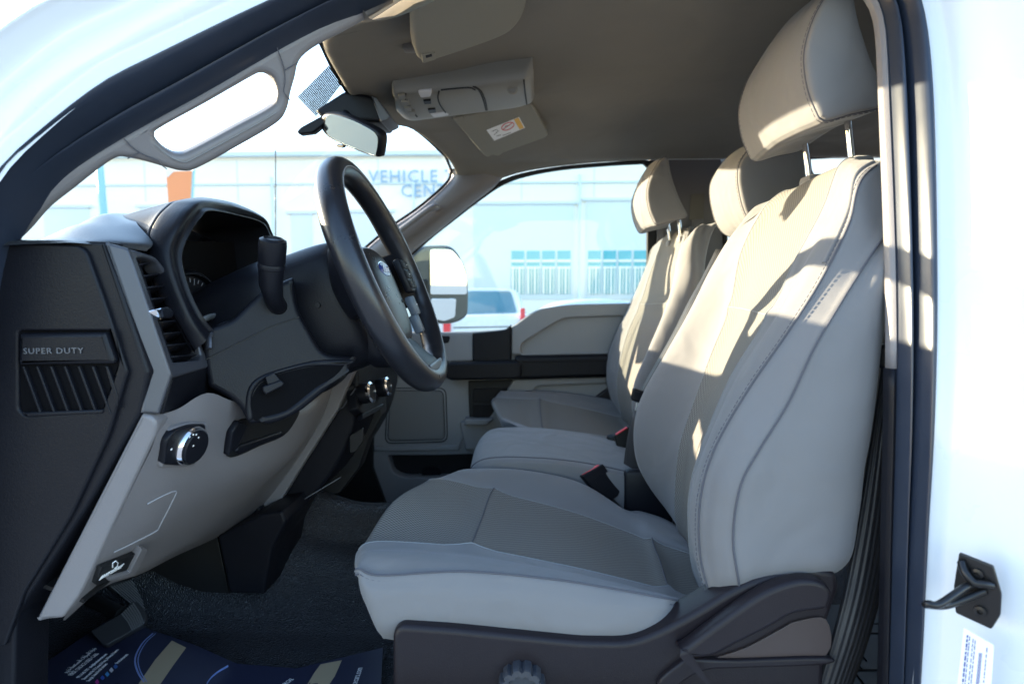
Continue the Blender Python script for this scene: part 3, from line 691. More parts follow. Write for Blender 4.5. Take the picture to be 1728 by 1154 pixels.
    lvr = flat('recline_lever', lv, sv, M_sidep, t, th=.022, bev=.006, off=.022, res=3)
    flat('cover_recess', sp2([(1190, 1118), (1260, 1092), (1320, 1060), (1345, 1048), (1395, 1045), (1395, 1105), (1300, 1112)], 4, True), sv, mat('recess_brown', (.05, .035, .033), .5), t, th=.004, bev=.001, off=.003)
    flat('cover_ridge', sp2([(1110, 1154), (1150, 1118), (1170, 1112), (1240, 1114), (1390, 1110), (1395, 1122), (1250, 1128), (1190, 1132), (1150, 1154), (1130, 1180)], 4, True), sv, M_sidep, t, th=.010, bev=.003, off=.008)
    kc = sv.at(881, 1150, .0); 
    kb = []
    for k in range(48):
        a = 2*math.pi*k/48; r = .0275-(.0035 if (k % 4) in (0,) else 0)
        kb.append(kc+Vector((r*math.cos(a), 0, r*math.sin(a))))
    me = bpy.data.meshes.new('lumbar_knob'); n = 48
    VV = []; FF = []
    for s_, y in ((1, 0), (1, -.014), (.93, -.018), (.70, -.019), (.66, -.014)):
        VV += [kc+(p-kc)*s_+Vector((0, y, 0)) for p in kb]
    for r in range(4):
        for k in range(n): FF.append((r*n+k, r*n+(k+1) % n, (r+1)*n+(k+1) % n, (r+1)*n+k))
    FF.append(tuple(range(4*n, 5*n)))
    me.from_pydata([tuple(v) for v in VV], [], FF); smooth(me, 40); put('lumbar_knob', me, mat('knob_plastic', (.030, .033, .042), .4), t)
    # inner frame, rail and far-side cover
    bx('seat_frame', Rl(.05, .93, -.52), (.40, .42, .07), M_blk2, t, .01)
    for y in (.74, 1.12): bx('seat_rail', Rl(.05, y, -.57), (.48, .04, .11), M_blk2, t, .006)
    bx('recliner_cover', Rl(.235, 1.185, -.43), (.10, .03, .14), M_blk, t, .01)
    return t
BACKFLIP = False; CUSHFLIP = False
seat = make_seat('driver seat nearest the open door, grey cloth with woven insert and big headrest')
def dup(root, label):
    r = root.copy(); LINK(r); r['label'] = label
    for ch in list(root.children):
        c = ch.copy(); LINK(c); c.parent = r
        for g in list(ch.children):
            d = g.copy(); LINK(d); d.parent = c
    return r
seat2 = dup(seat, 'front passenger seat beside the far door, its headrest raised on two chrome posts')
seat2.scale = (1, -1, 1)
seat2.location = Vector((seat.location.x, 2.66-seat.location.y, seat.location.z))
for c in seat2.children:
    n_ = c.name.split('.')[0]
    if n_ == 'headrest': c.location += Vector((-.05, 0, -.045))
    elif n_ in ('headrest_post', 'post_guide'): c.location += Vector((-.04, 0, -.035))
    elif n_ == 'backrest':
        pv = Rl(.40, .93, .12); c.matrix_local = Matrix.Translation(-seat.location) @ Matrix.Translation(pv) @ Matrix.Rotation(-.12, 4, 'Y') @ Matrix.Translation(-pv)
    elif n_ in ('cushion', 'side_cover', 'seat_frame'): c.location.x += .105
# centre seat
cs = thing('middle_seat', 'narrow middle front seat, plain grey cloth with a low headrest between the two bucket seats', 'seat', Rl(.15, 1.33, -.55))
prof = [(-.095, -.41), (-.125, -.385), (-.125, -.362), (-.09, -.345), (.0, -.343), (.1, -.352), (.2, -.372), (.30, -.40), (.31, -.46), (.1, -.47), (-.06, -.45)]
cc = loftY('cushion', prof, [(1.178, .2, 0, 0), (1.18, .8, 0, 0), (1.184, .93, 0, 0), (1.20, 1.0, .0, 0), (1.26, 1.02, 0, .002), (1.33, 1.03, 0, .003), (1.42, 1.02, 0, .001), (1.465, .99, 0, 0), (1.478, .92, .0, 0), (1.48, .3, 0, 0)], M_side, cs, res=(5, 5))
tube('seam', rowcurve(cc, 3, .6, 7), .0016, M_thread, cc, 6)
bx('seat_base', Rl(.1, 1.33, -.51), (.36, .26, .12), M_blk2, cs, .01)
prof = [(.20, -.42), (.185, -.35), (.20, -.25), (.24, -.12), (.29, .0), (.335, .07), (.37, .09), (.42, .09), (.44, .07), (.40, -.05), (.35, -.25), (.32, -.42)]
prof = [(a+.125, b) for a, b in prof]
loftY('backrest', prof, [(1.215, .3, 0, 0), (1.215, .9, 0, 0), (1.225, .98, 0, 0), (1.25, 1.0, 0, 0), (1.33, 1.0, .012, 0), (1.40, 1.0, 0, 0), (1.43, .98, 0, 0), (1.44, .9, 0, 0), (1.44, .3, 0, 0)], M_side, cs, res=(4, 5))
prof = [(.425, .125), (.395, .150), (.378, .200), (.375, .245), (.392, .278), (.425, .300), (.470, .298), (.505, .268), (.535, .215), (.555, .165), (.545, .135), (.49, .118)]
prof = [(a+.034, b) for a, b in prof]
hrest(1.325, prof, cs, .100)
# far-side shoulder belt of the centre seat, tongue, buckles
cb = thing('centre_seat_belt', 'black belt strap with steel tongue hanging between the passenger seat and the driver backrest', 'seat belt', Rl(.25, 1.22, -.3))
sb_ = [(1222, 420, 1.30), (1200, 465, 1.27), (1175, 510, 1.25), (1150, 560, 1.24), (1122, 610, 1.235), (1100, 648, 1.23), (1088, 670, 1.228)]
rows = [[P(x-14, y, Y+.03), P(x, y+2, Y), P(x+16, y+6, Y-.01)] for x, y, Y in sb_]
surf('webbing', rows, M_beltr, cb, res=(5, 3), solid=.0015)
tp = Pl(1.22)
flat('tongue_grip', rp([(1070, 655), (1098, 665), (1094, 684), (1066, 676)], 3), tp, M_blk, cb, th=.02, bev=.004)
flat('tongue_plate', rp([(1074, 679), (1092, 683), (1084, 708), (1072, 705), (1074, 700), (1080, 701), (1083, 695), (1072, 692)], 1), tp, mat('tongue_steel', (.8, .8, .8), .3, metal=.6), cb, th=.003, bev=.0005, off=-.008)
surf('lower_webbing', [[P(1068, 690, 1.25), P(1078, 700, 1.225), P(1090, 700, 1.21)], [P(1058, 740, 1.25), P(1068, 750, 1.225), P(1080, 760, 1.21)], [P(1050, 800, 1.25), P(1070, 812, 1.225), P(1090, 830, 1.21)]], M_belt, cb, res=(3, 3), solid=.0015)
bk = thing('passenger_seat_buckle', 'black belt buckle with red release button tucked beside the passenger seat cushion', 'seat belt buckle', Rl(.24, 1.45, -.4))
flat('housing', rp([(1036, 735), (1062, 720), (1072, 740), (1060, 790), (1052, 790)], 3), 1.40, M_blk2, bk, th=.025, bev=.004)
flat('release_button', rp([(1039, 733), (1058, 721), (1060, 723), (1040, 735)], .5), 1.39, M_red, bk, th=.012, bev=.002)
bd = thing('driver_seat_buckle', 'black belt buckle standing between the driver and middle cushions, red button on top', 'seat belt buckle', Rl(.16, 1.17, -.42))
bp2 = Pl((982, 802, 1.165), (1020, 782, 1.185), (1025, 848, 1.165))
flat('housing', rp([(982, 803), (1018, 782), (1048, 828), (1044, 836), (1025, 849), (1018, 846)], 3), bp2, M_blk, bd, th=.030, bev=.003)
flat('release_button', rp([(984, 801), (1011, 784), (1013, 785.5), (986, 803)], .5), bp2, M_red, bd, th=.014, bev=.002, off=-.004)
flat('housing_panel', rp([(1003, 808), (1020, 798), (1033, 820), (1016, 830)], 2), bp2, M_blk, bd, th=.002, bev=.0008, off=.0012)
tube('stalk', [bp2.at(1030, 838, -.015), bp2.at(1045, 858, -.015), bp2.at(1065, 885, -.015)], .008, M_blk2, bd, 8)
flat('hinge_cover', rp([(1068, 822), (1092, 838), (1112, 870), (1085, 880), (1060, 850)], 5), 1.19, M_blk, seat, th=.03, bev=.004)
# =====================================================================
# DASHBOARD
dash = thing('dashboard', 'black and grey-beige dashboard with side vent panel, deep gauge hood and light knee panel', 'dashboard', Rl(-.5, 1.2, -.3))
e = Pl(.62); mat('cluster_black', (.002, .002, .003), .8, spec=.1)
side = flat('end_panel', rp([(-160, 404), (15, 404), (176, 407), (251, 628), (237, 697), (152, 846), (26, 1040), (22, 1300), (-160, 1300)], [0, 3, 3, 3, 3, 20, 10, 0, 0]), e, M_blk, dash, th=.05, bev=.004)
gr = [(34, 560), (187, 560), (196, 616), (192, 625), (172, 690), (166, 697), (46, 699), (36, 692), (28, 616)]
flat('end_cap', rp([(20, 408), (133, 414), (145, 424), (180, 520), (215, 628), (183, 735), (120, 870), (40, 1000), (8, 1090), (-60, 1090), (-60, 408)], [6, 8, 10, 10, 6, 20, 20, 10, 4, 0, 0]), e, M_blk, side, th=.008, bev=.0025, off=.005, holes=[rp([(30, 558), (190, 558), (200, 612), (192, 640), (172, 694), (42, 702), (30, 690)], 6)], res=3)
flat('vent_backing', [(24, 554), (192, 554), (201, 612), (173, 697), (36, 704)], e, MATS['cluster_black'], side, th=.004, off=.0015)
bd_ = flat('badge_block', rp([(31, 563), (176, 561), (192, 608), (190, 614), (30, 616)], 4), e, M_blk, side, th=.014, bev=.0045, off=.010, res=2)
text('badge_lettering', 'SUPER DUTY', e, 40, 597, .0088, mat('badge_ink', (.10, .105, .12), .35), bd_, dirpx=(150, 596), off=.0104, sx=1.2, space=1.12, th=.0008)
for k in range(7):
    x = 36+k*23.5; x2 = x+30
    flat('vent_bar', [(x, 618), (x+4, 618), (x2+4, 699), (x2, 699)] if k < 6 else [(x, 618), (x+4, 618), (x2-8, 668), (x2-9, 690)], e, M_blk, side, th=.007, bev=.001, off=.006)
# bars' lit edges come from their bevels; a frame lip below the vent
flat('vent_lip', rp([(36, 696), (174, 691), (172, 698), (46, 704)], 2), e, M_blk, side, th=.006, bev=.002, off=.007)
# satin grey strip and corner vent
e2 = Pl((176, 407, .622), (289, 635, .640), (237, 697, .622))
flat('satin_trim', rp([(177, 408), (217, 419), (226, 440), (291, 632), (288, 642), (269, 699), (237, 697), (252, 628)], [2, 4, 6, 4, 3, 2, 2, 3]), e2, M_sil, dash, th=.03, bev=.003, off=.004)
v = Pl((218, 419, .637), (291, 636, .643), (352, 612, .745))
vo = rp([(217, 419), (232, 423), (262, 432), (300, 478), (312, 505), (351, 608), (352, 620), (291, 638)], [2, 4, 8, 8, 8, 6, 3, 3])
vi = rp([(231, 435), (248, 435), (266, 443), (302, 490), (313, 515), (341, 600), (337, 607), (292, 611)], [3, 4, 6, 8, 8, 3, 3, 3])
vf = flat('corner_vent', vo, v, M_sil, dash, th=.02, bev=.003, holes=[vi], off=.002, res=3)
flat('vent_well', vo, v, M_blk2, vf, th=.006, off=-.03)
for k in range(9):
    y = 445+k*19.5
    xl = 233+(y-440)*.345; xr = (262+(y-445)*.72 if y < 495 else 298+(y-495)*.36)+4
    a, b = v.at(xl+2, y+2, -.004), v.at(xr, y-3, -.004)
    rows = [[a+v.n*d+v.e2*h, b+v.n*d+v.e2*h] for d, h in ((0, 0), (-.006, -.0015), (-.02, -.007))]
    surf('vent_vane', rows, M_blk, vf, res=(2, 2), solid=.0016)
tb = flat('vent_tab', rp([(262, 521), (279, 517), (292, 527), (290, 536), (274, 537)], 4), v, M_chrome, vf, th=.016, bev=.003, off=.010)
flat('tab_grip', rp([(274, 519), (284, 517), (294, 527), (292, 536), (276, 536)], 3), v, M_blk, tb, th=.003, off=.0125)
# body under the vent
flat('vent_lower_body', rp([(291, 638), (352, 618), (354, 650), (342, 683), (274, 700), (289, 645)], [2, 4, 6, 5, 3, 2]), Pl((290, 640, .646), (276, 699, .640), (350, 640, .745)), M_blk, dash, th=.03, bev=.003, off=.0)
# top pad
bx_l = [(-.565, .62), (-.50, .64), (-.44, .66)]
rows = [
 [Rl(-.60, .605, .045), Rl(-.50, .608, .050), Rl(-.475, .614, .050), Rl(-.455, .64, .048), Rl(-.45, .68, .046)],
 [Rl(-.60, .62, .052), Rl(-.52, .625, .055), Rl(-.49, .63, .056), Rl(-.465, .65, .058), Rl(-.455, .70, .058)],
 [Rl(-.66, .68, .048), Rl(-.60, .69, .056), Rl(-.55, .70, .078), Rl(-.52, .71, .082), Rl(-.50, .74, .085)],
 [Rl(-.76, .76, .040), Rl(-.68, .77, .048), Rl(-.62, .78, .075), Rl(-.58, .80, .105), Rl(-.56, .84, .10)],
 [Rl(-.88, 1.0, .030), Rl(-.76, 1.0, .045), Rl(-.67, 1.0, .105), Rl(-.63, 1.0, .115), Rl(-.60, 1.0, .11)],
 [Rl(-.92, 1.33, .04), Rl(-.80, 1.33, .05), Rl(-.70, 1.33, .06), Rl(-.62, 1.33, .06), Rl(-.56, 1.33, .04)],
 [Rl(-.90, 1.7, .04), Rl(-.80, 1.7, .05), Rl(-.68, 1.7, .055), Rl(-.60, 1.7, .05), Rl(-.56, 1.7, .01)],
 [Rl(-.80, 2.0, .04), Rl(-.72, 2.0, .05), Rl(-.62, 2.0, .05), Rl(-.54, 2.0, .03), Rl(-.48, 2.0, -.02)]]
M_top = mat('dash_top_vinyl', (.03, .032, .036), .36, ('v', 500, .0006), bstr=.3, spec=.5)
surf('top_pad', rows, M_top, dash, res=(6, 5), ang=80)
# gauge hood: front lip arch, outer shoulder, rear arch
lip = [(352, 560, .73), (334, 538, .72), (314, 500, .715), (299, 455, .715), (297, 423, .72), (312, 387, .735), (330, 362, .76), (347, 350, .80), (392, 358, .95), (438, 372, 1.08), (452, 392, 1.12), (470, 440, 1.13), (480, 520, 1.13)]
out1 = [(348, 575, .715), (326, 545, .705), (304, 500, .70), (287, 450, .70), (284, 415, .705), (300, 378, .72), (320, 350, .75), (344, 338, .80), (395, 346, .95), (444, 366, 1.09), (458, 392, 1.13), (476, 440, 1.14), (486, 520, 1.14)]
out2 = [(330, 590, .71), (300, 540, .70), (272, 500, .70), (255, 455, .70), (252, 405, .71), (266, 370, .73), (285, 348, .76), (304, 338, .80), (350, 334, .96), (410, 350, 1.10), (430, 392, 1.15), (440, 440, 1.16), (450, 520, 1.16)]
out3 = [(310, 600, .72), (270, 550, .72), (245, 500, .72), (232, 450, .725), (228, 402, .735), (245, 372, .75), (262, 352, .78), (285, 342, .82), (330, 338, .98), (385, 356, 1.12), (400, 392, 1.16), (410, 440, 1.17), (420, 520, 1.17)]
A = [P(*q) for q in lip]; B = [P(*q) for q in out1]; C = [P(*q) for q in out2]; D = [P(*q) for q in out3]
cen_ = Rl(-.47, .93, -.0)
inn1 = [p+(cen_-p)*.05+Vector((-.004, 0, 0)) for p in A]
inn2 = [p+(cen_-p)*.14+Vector((-.12, 0, 0)) for p in A]
hood = surf('gauge_hood', [inn2, inn1, A, B, C, [q+Vector((-.004, .006, -.006)) for q in C], [q+Vector((-.006, .002, -.001)) for q in C], D, [q+Vector((-.10, .02, -.02)) for q in D]], [M_blk], dash, res=(4, 6), ang=60)
# instrument cluster face, gauges
cf = [Rl(-.56, .745, -.20), Rl(-.56, 1.13, -.20), Rl(-.57, 1.10, .09), Rl(-.57, .78, .07)]
quad('cluster_face', cf, mat('cluster_black', (.002, .002, .003), .8, spec=.1), dash, solid=.01)
gn = Vector((1, -.25, .1)).normalized()
M_dial = mat('dial_face', (.012, .012, .015), .3)
for gy in (.875, 1.05):
    gc = Rl(-.515, gy, -.025)
    g = lathe('gauge', [(.056, 0), (.056, .006), (.052, .012), (.049, .012), (.048, .003)], gc, gn, M_blk, dash, 40)
    lathe('gauge_dial', [(.047, .0), (.047, .0045)], gc, gn, M_dial, g, 40)
    bm = bmesh.new(); qd = Vector((0, 0, 1)).rotation_difference(gn)
    for k in range(25):
        a = math.radians(-40+k*260/24); r1 = .044; r0 = .038 if k % 3 else .034
        d = qd @ Vector((math.cos(a), math.sin(a), 0)); s_ = qd @ Vector((-math.sin(a), math.cos(a), 0))*.0007
        bm.faces.new([bm.verts.new(gc+gn*.005+d*r+s_*s) for r, s in ((r0, -1), (r1, -1), (r1, 1), (r0, 1))])
    me = bpy.data.meshes.new('dial_ticks'); bm.to_mesh(me); bm.free(); put('dial_ticks', me, M_grey_pr, g)
# light arc below the opening
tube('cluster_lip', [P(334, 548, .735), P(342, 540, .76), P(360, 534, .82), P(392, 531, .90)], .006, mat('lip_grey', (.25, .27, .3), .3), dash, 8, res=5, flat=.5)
tube('cluster_lower_lip', [P(352, 588, .73), P(354, 565, .74), P(370, 550, .78), P(395, 541, .84), P(430, 536, .95)], .004, M_sil, dash, 8, res=5, flat=.6)
# column surround / black lower panel
cs_ = Pl((345, 600, .735), (545, 600, .80), (410, 700, .745))
so_ = rp([(338, 562), (352, 553), (390, 540), (440, 492), (468, 478), (496, 466), (502, 520), (545, 598), (606, 603), (585, 622), (545, 650), (505, 690), (480, 708), (420, 716), (407, 690), (392, 674), (352, 652), (346, 620)], [4, 10, 10, 20, 6, 6, 20, 20, 6, 10, 20, 20, 8, 8, 8, 10, 4, 6])
rec_ = sp2([(424, 705), (422, 680), (428, 658), (444, 642), (480, 628), (520, 618), (548, 617), (556, 622), (532, 640), (495, 664), (468, 682), (444, 700)], 3, True)
cp_ = flat('column_cover', so_, cs_, M_blk, dash, th=.30, bev=.007, res=4)
flat('recess_edge', sp2([(416, 708), (414, 680), (420, 652), (440, 634), (480, 620), (530, 608), (575, 606), (600, 608), (585, 618), (530, 618), (482, 628), (446, 642), (429, 660), (425, 682), (428, 706)], 3, True), cs_, M_blk, cp_, th=.016, bev=.004, off=.003, res=3)
tube('cover_joint', [cs_.at(a, b, .0005) for a, b in ((346, 607), (400, 580), (455, 552), (505, 535))], .0009, M_blk2, cp_, 5)
flat('recess_shade', sp2([(426, 706), (424, 680), (430, 660), (446, 642), (482, 628), (530, 618), (590, 612), (560, 640), (520, 672), (480, 700), (448, 712)], 3, True), cs_, MATS['cluster_black'], cp_, th=.004, bev=.001, off=.001)  # black plate on the flat cover, painted shade of the recess
flat('lower_bulge', sp2([(432, 708), (445, 700), (480, 690), (505, 672), (530, 652), (560, 634), (592, 614), (578, 636), (548, 660), (512, 690), (480, 708), (450, 716)], 3, True), cs_, M_blk, cp_, th=.03, bev=.008, off=.003, res=4)
tl = flat('tilt_lever', rp([(443, 652), (474, 641), (480, 646), (478, 651), (449, 666), (443, 660)], 2), cs_, M_blk, cp_, th=.02, bev=.002, off=.018)
flat('lever_arm', rp([(447, 636), (462, 628), (474, 642), (452, 652)], 2), cs_, M_blk, tl, th=.01, off=.012)
# knee panel: grey-beige sheet, near end face lit by the sky
kp = Pl((237, 697, .622), (262, 712, .625), (60, 1046, .622))
flat('knee_panel_end', rp([(239, 698), (258, 703), (266, 716), (262, 735), (135, 1005), (106, 1043), (60, 1047)], [2, 8, 8, 12, 20, 4, 3]), kp, M_beige, dash, th=.03, bev=.004, off=.002)
nr = [(258, 703), (265, 740), (235, 800), (180, 912), (133, 1005), (106, 1044)]
rows = []
ks = [
 [(262, 701, .632), (300, 693, .66), (350, 657, .70), (392, 674, .735), (408, 700, .76)],
 [(264, 720, .630), (300, 712, .66), (350, 690, .70), (385, 700, .735), (400, 716, .77), (430, 722, .80), (470, 712, .90), (525, 690, 1.0), (555, 652, 1.10)],
]
def kn(px, py, Y): return P(px, py, Y)
K = [
 [(262, 701, .630), (300, 690, .665), (350, 663, .70), (398, 678, .76), (470, 690, .90), (520, 680, 1.02), (562, 648, 1.12)],
 [(262, 740, .628), (300, 745, .665), (352, 742, .72), (395, 745, .79), (480, 720, .92), (525, 700, 1.02), (556, 672, 1.12)],
 [(228, 812, .628), (290, 820, .68), (350, 815, .75), (405, 800, .82), (470, 782, .94), (508, 755, 1.03), (540, 712, 1.12)],
 [(180, 912, .628), (245, 905, .69), (310, 880, .77), (365, 862, .85), (430, 832, .96), (470, 800, 1.05), (505, 770, 1.12)],
 [(133, 1004, .628), (205, 945, .69), (265, 935, .78), (322, 915, .87), (375, 888, .97), (422, 860, 1.06), (460, 832, 1.12)],
 [(108, 1042, .628), (178, 985, .69), (240, 962, .78), (300, 932, .88), (350, 910, .98), (385, 895, 1.06), (416, 884, 1.12)],
 [(110, 1046, .65), (176, 990, .72), (238, 968, .81), (296, 938, .91), (346, 916, 1.01), (380, 900, 1.08), (410, 890, 1.14)],
]
rows = [[P(*q) for q in r] for r in K]
kpan = surf('knee_panel', rows, M_beige, dash, res=(5, 5), ang=80)
from mathutils.bvhtree import BVHTree
def caster(o):
    V = o_V[o.name][0]; nv = len(V[0]); vs = [p for r in V for p in r]
    bv = BVHTree.FromPolygons(vs, [(i*nv+j, i*nv+j+1, (i+1)*nv+j+1, (i+1)*nv+j) for i in range(len(V)-1) for j in range(nv-1)])
    def f(px, py):
        d = ray(px, py).normalized(); h = bv.ray_cast(CP, d)
        if h[0] is not None: return h[0]
        return min(vs, key=lambda p: ((p-CP).normalized()-d).length)
    return f
ksurf = caster(kpan)
def kplane(a, b, c):
    pa, pb, pc = ksurf(*a), ksurf(*b), ksurf(*c)
    return Pl((a[0], a[1], pa.y), (b[0], b[1], pb.y), (c[0], c[1], pc.y))
hp = kplane((278, 775), (345, 720), (350, 770))
hs = thing('headlight_switch', 'round black headlight switch with chrome ring in a black bezel on the knee panel', 'switch', ksurf(315, 750))
flat('bezel_rim', rp([(272, 790), (276, 742), (292, 722), (328, 713), (352, 714), (351, 745), (341, 778), (330, 787)], [6, 8, 10, 10, 4, 6, 6, 6]), hp, M_beige, hs, th=.012, bev=.003, off=.004)
flat('bezel', rp([(277, 784), (280, 744), (294, 727), (326, 717), (348, 717), (347, 744), (338, 775), (330, 782), (300, 786)], [4, 8, 10, 10, 3, 6, 6, 6, 6]), hp, M_blk, hs, th=.012, bev=.002, off=.008)
hc = hp.at(324, 752, .009); r_ = .0235
kn_ = lathe('knob', [(r_, -.006), (r_, .0), (r_*.86, .001), (r_*.86, .006), (r_*.80, .0075), (r_*.2, .008)], hc, (hp.n+Vector((.25, 0, 0))).normalized(), M_blk, hs, 40)
lathe('knob_ring', [(r_*1.03, -.004), (r_*1.03, .001), (r_*.95, .0045), (r_*.87, .0045), (r_*.87, .0)], hc, (hp.n+Vector((.25, 0, 0))).normalized(), M_chrome, hs, 40)
for (x, y) in ((320, 737), (326, 733), (331, 733), (335, 738), (326, 752)):
    c = hp.at(x, y, .0175); lathe('symbol', [(.0011, 0), (.0011, .0004)], c, (hp.n+Vector((.25, 0, 0))).normalized(), M_white, kn_, 8)
c = hp.at(289, 758, .0083); lathe('symbol', [(.0014, 0), (.0014, .0004)], c, hp.n, M_white, kn_, 8)
# fuse cover lines
tube('cover_groove', [ksurf(a, b)+Vector((.0008, -.0008, 0)) for a, b in ((248, 850), (270, 838), (296, 828), (292, 842), (270, 885), (262, 896), (225, 915), (192, 931))], .0008, M_grey_pr, kpan, 5, res=3)
# brake release
rpn = kplane((165, 985), (235, 930), (180, 950))
brr = thing('brake_release_handle', 'black parking brake release plate with white lettering at the foot of the knee panel', 'brake release', ksurf(200, 955))
flat('release_plate', [(160, 985), (172, 958), (240, 929), (232, 940), (218, 964), (164, 988)], rpn, M_blk2, brr, th=.006, bev=.0005, off=.006)
flat('plate_frame', rp([(240, 926), (250, 928), (228, 972), (186, 982), (182, 977), (219, 966)], 2), rpn, M_beige, brr, th=.014, bev=.002, off=.011)
text('lettering', 'BRAKE RELEASE', rpn, 166, 979, .0105, M_white, brr, dirpx=(216, 951), off=.0075, sx=.5)
tube('brake_symbol', [rpn.at(a, b, .008) for a, b in ((190, 957), (190, 950), (195, 946), (199, 949), (198, 955), (193, 959))], .0006, M_white, brr, 5)
# slot between column and knee panel
sl = kplane((392, 765), (480, 735), (440, 700))
slo = sp2([(386, 770), (388, 745), (402, 712), (430, 705), (470, 697), (505, 690), (498, 712), (478, 736), (440, 752), (405, 768)], 3, True)
flat('knee_slot', slo, sl, M_blk2, dash, th=.01, bev=.001, off=.005)
flat('slot_ledge', rp([(398, 762), (405, 752), (478, 728), (480, 736), (440, 752), (404, 768)], 3), sl, M_blk, dash, th=.010, bev=.003, off=.010)
flat('slot_side', rp([(386, 770), (392, 730), (404, 710), (420, 716), (404, 752)], 4), sl, M_blk, dash, th=.010, bev=.003, off=.010)
# centre stack: beige flank, black flank, controls
fk = Pl((565, 640, 1.12), (412, 886, 1.12), (430, 892, 1.16))
flat('stack_flank_trim', sp2([(556, 646), (600, 610)], 1)+[(598, 625), (570, 690), (535, 745), (500, 800), (470, 850), (452, 876), (410, 894), (408, 886), (440, 845), (490, 770), (530, 715)], 1.12, M_beige, dash, th=.03, bev=.002)
flat('stack_flank', [(585, 590), (600, 600), (606, 640)]+sp2([(603, 690), (590, 740), (565, 790), (535, 830), (505, 855), (450, 880)], 3)+sp2([(445, 880), (470, 850), (500, 800), (535, 745), (570, 690), (590, 650)], 3), 1.14, M_blk, dash, th=.35, bev=.006)
flat('stack_vent', rp([(557, 685), (568, 655), (598, 650), (588, 682), (575, 688)], 3), 1.138, M_blk2, dash, th=.004, off=.004)
tube('stack_vent_lip', [P(552, 695, 1.13), P(578, 688, 1.13), P(600, 655, 1.13)], .0016, M_sil, dash, 6)
tube('stack_joint', [P(415, 893, 1.13), P(470, 868, 1.13), P(575, 805, 1.13)], .0006, M_grey_pr, dash, 5)
cpn = Pl((600, 650, 1.16), (612, 697, 1.15), (650, 640, 1.37))
ctl = flat('climate_panel', rp([(597, 640), (650, 612), (660, 640), (648, 680), (616, 700), (604, 690)], 4), cpn, M_blk, dash, th=.02, bev=.003, off=.006)
flat('panel_lip', rp([(612, 698), (648, 680), (648, 688), (612, 708)], 2), cpn, M_blk, dash, th=.012, off=.008)
ax = (cpn.n*.55+Vector((.8, -.1, .1))).normalized()
for (x, y) in ((607, 665), (637, 655)):
    c = cpn.at(x, y, .006)
    kb_ = lathe('climate_knob', [(.020, 0), (.021, .012), (.019, .024), (.017, .026)], c, ax, M_blk, dash, 28)
    lathe('knob_ring', [(.0205, .020), (.0212, .025), (.0165, .0275), (.0160, .024)], c, ax, M_chrome, kb_, 28)
for k in range(6):
    x, y = 622+(k % 2)*7, 650+(k//2)*9
    flat('climate_button', rp([(x, y), (x+6, y-2), (x+6, y+5), (x, y+7)], 1), cpn, M_blk2, ctl, th=.004, off=.009)
flat('socket_panel', rp([(590, 735), (612, 722), (612, 745), (600, 762), (590, 765)], 3), 1.13, M_blk2, dash, th=.01, off=.006)
flat('console_foot', [(498, 855), (590, 770), (600, 715), (640, 660), (644, 700), (620, 745), (605, 790), (575, 830)], 1.30, M_blk2, dash, th=.05)
# duct and brackets below the dash
flat('floor_duct', rp([(366, 905), (440, 868), (476, 862), (484, 880), (460, 925), (446, 1003), (386, 1001), (378, 960)], 4), 1.035, M_blk, dash, th=.16, bev=.006)
flat('under_dash_panel', [(200, 985), (240, 962), (366, 905), (386, 1001), (340, 998), (300, 985), (255, 962)], 1.06, M_blk2, dash, th=.01)
flat('bracket', rp([(364, 903), (430, 880), (440, 862), (432, 848), (380, 885)], 3), 1.10, M_blk, dash, th=.05, bev=.003)
quad('dash_underside', [Rl(-.95, .64, -.20), Rl(-.52, .64, -.36), Rl(-.50, 1.2, -.30), Rl(-.95, 1.2, -.2)], M_blk2, dash, solid=.005)
# passenger side of the dash
rows = [[Rl(x, y, z) for x, z in ((-.56, .03), (-.53, -.02), (-.54, -.12), (-.54, -.2), (-.60, -.30), (-.68, -.34), (-.9, -.3))] for y in (1.30, 1.5, 1.75, 1.98)]
surf('glove_box_face', rows, M_blk, dash, res=(2, 4))
# =====================================================================
# STEERING COLUMN SHROUD + STALK
WA = R_(22.5)
wn = Vector((math.cos(WA), 0, math.sin(WA))); wu = Vector((-math.sin(WA), 0, math.cos(WA))); wy = Vector((0, 1, 0))
WC = P(655, 466, .93); HN = -.034
col = thing('steering_column', 'black steering column shroud behind the wheel with a twist-grip stalk', 'steering column', WC-wn*.2)
def ring(d, hw, hu, hd, dy=0, n=16):
    "rounded box section at distance d ahead of the wheel"
    out = []
    for k in range(n):
        a = 2*math.pi*k/n; c, s = math.cos(a), math.sin(a)
        cc = math.copysign(abs(c)**.55, c); ss = math.copysign(abs(s)**.55, s)
        out.append(WC-wn*d+wy*(cc*hw+dy)+wu*(ss*(hu if s > 0 else hd)))
    return out
surf('upper_shroud', [ring(.035, .060, .055, .075), ring(.04, .085, .070, .10), ring(.06, .098, .078, .115), ring(.10, .102, .082, .118), ring(.135, .102, .082, .116), ring(.138, .095, .076, .108)], M_blk, col, res=(4, 3), cv=True, cap=True, ang=50)
surf('lower_shroud', [ring(.14, .098, .075, .11), ring(.145, .108, .088, .125), ring(.18, .112, .090, .13), ring(.26, .112, .085, .12), ring(.36, .10, .06, .09)], M_blk, col, res=(4, 3), cv=True, cap=True, ang=50)
lathe('screw_hole', [(.0035, -.004), (.0035, .0006)], P(536, 515, .826), Vector((0, -1, 0)), M_blk2, col, 12)
b0, b1, b2, b3, b4 = P(472, 522, .795), P(462, 505, .765), P(457, 478, .75), P(458, 452, .745), P(461, 402, .735)
stk = tube('stalk', [P(480, 522, .82), b0, b1, b2, b3], [.012, .0125, .012, .0145, .0155], M_blk, col, 16)
ax2 = (b4-b3).normalized()
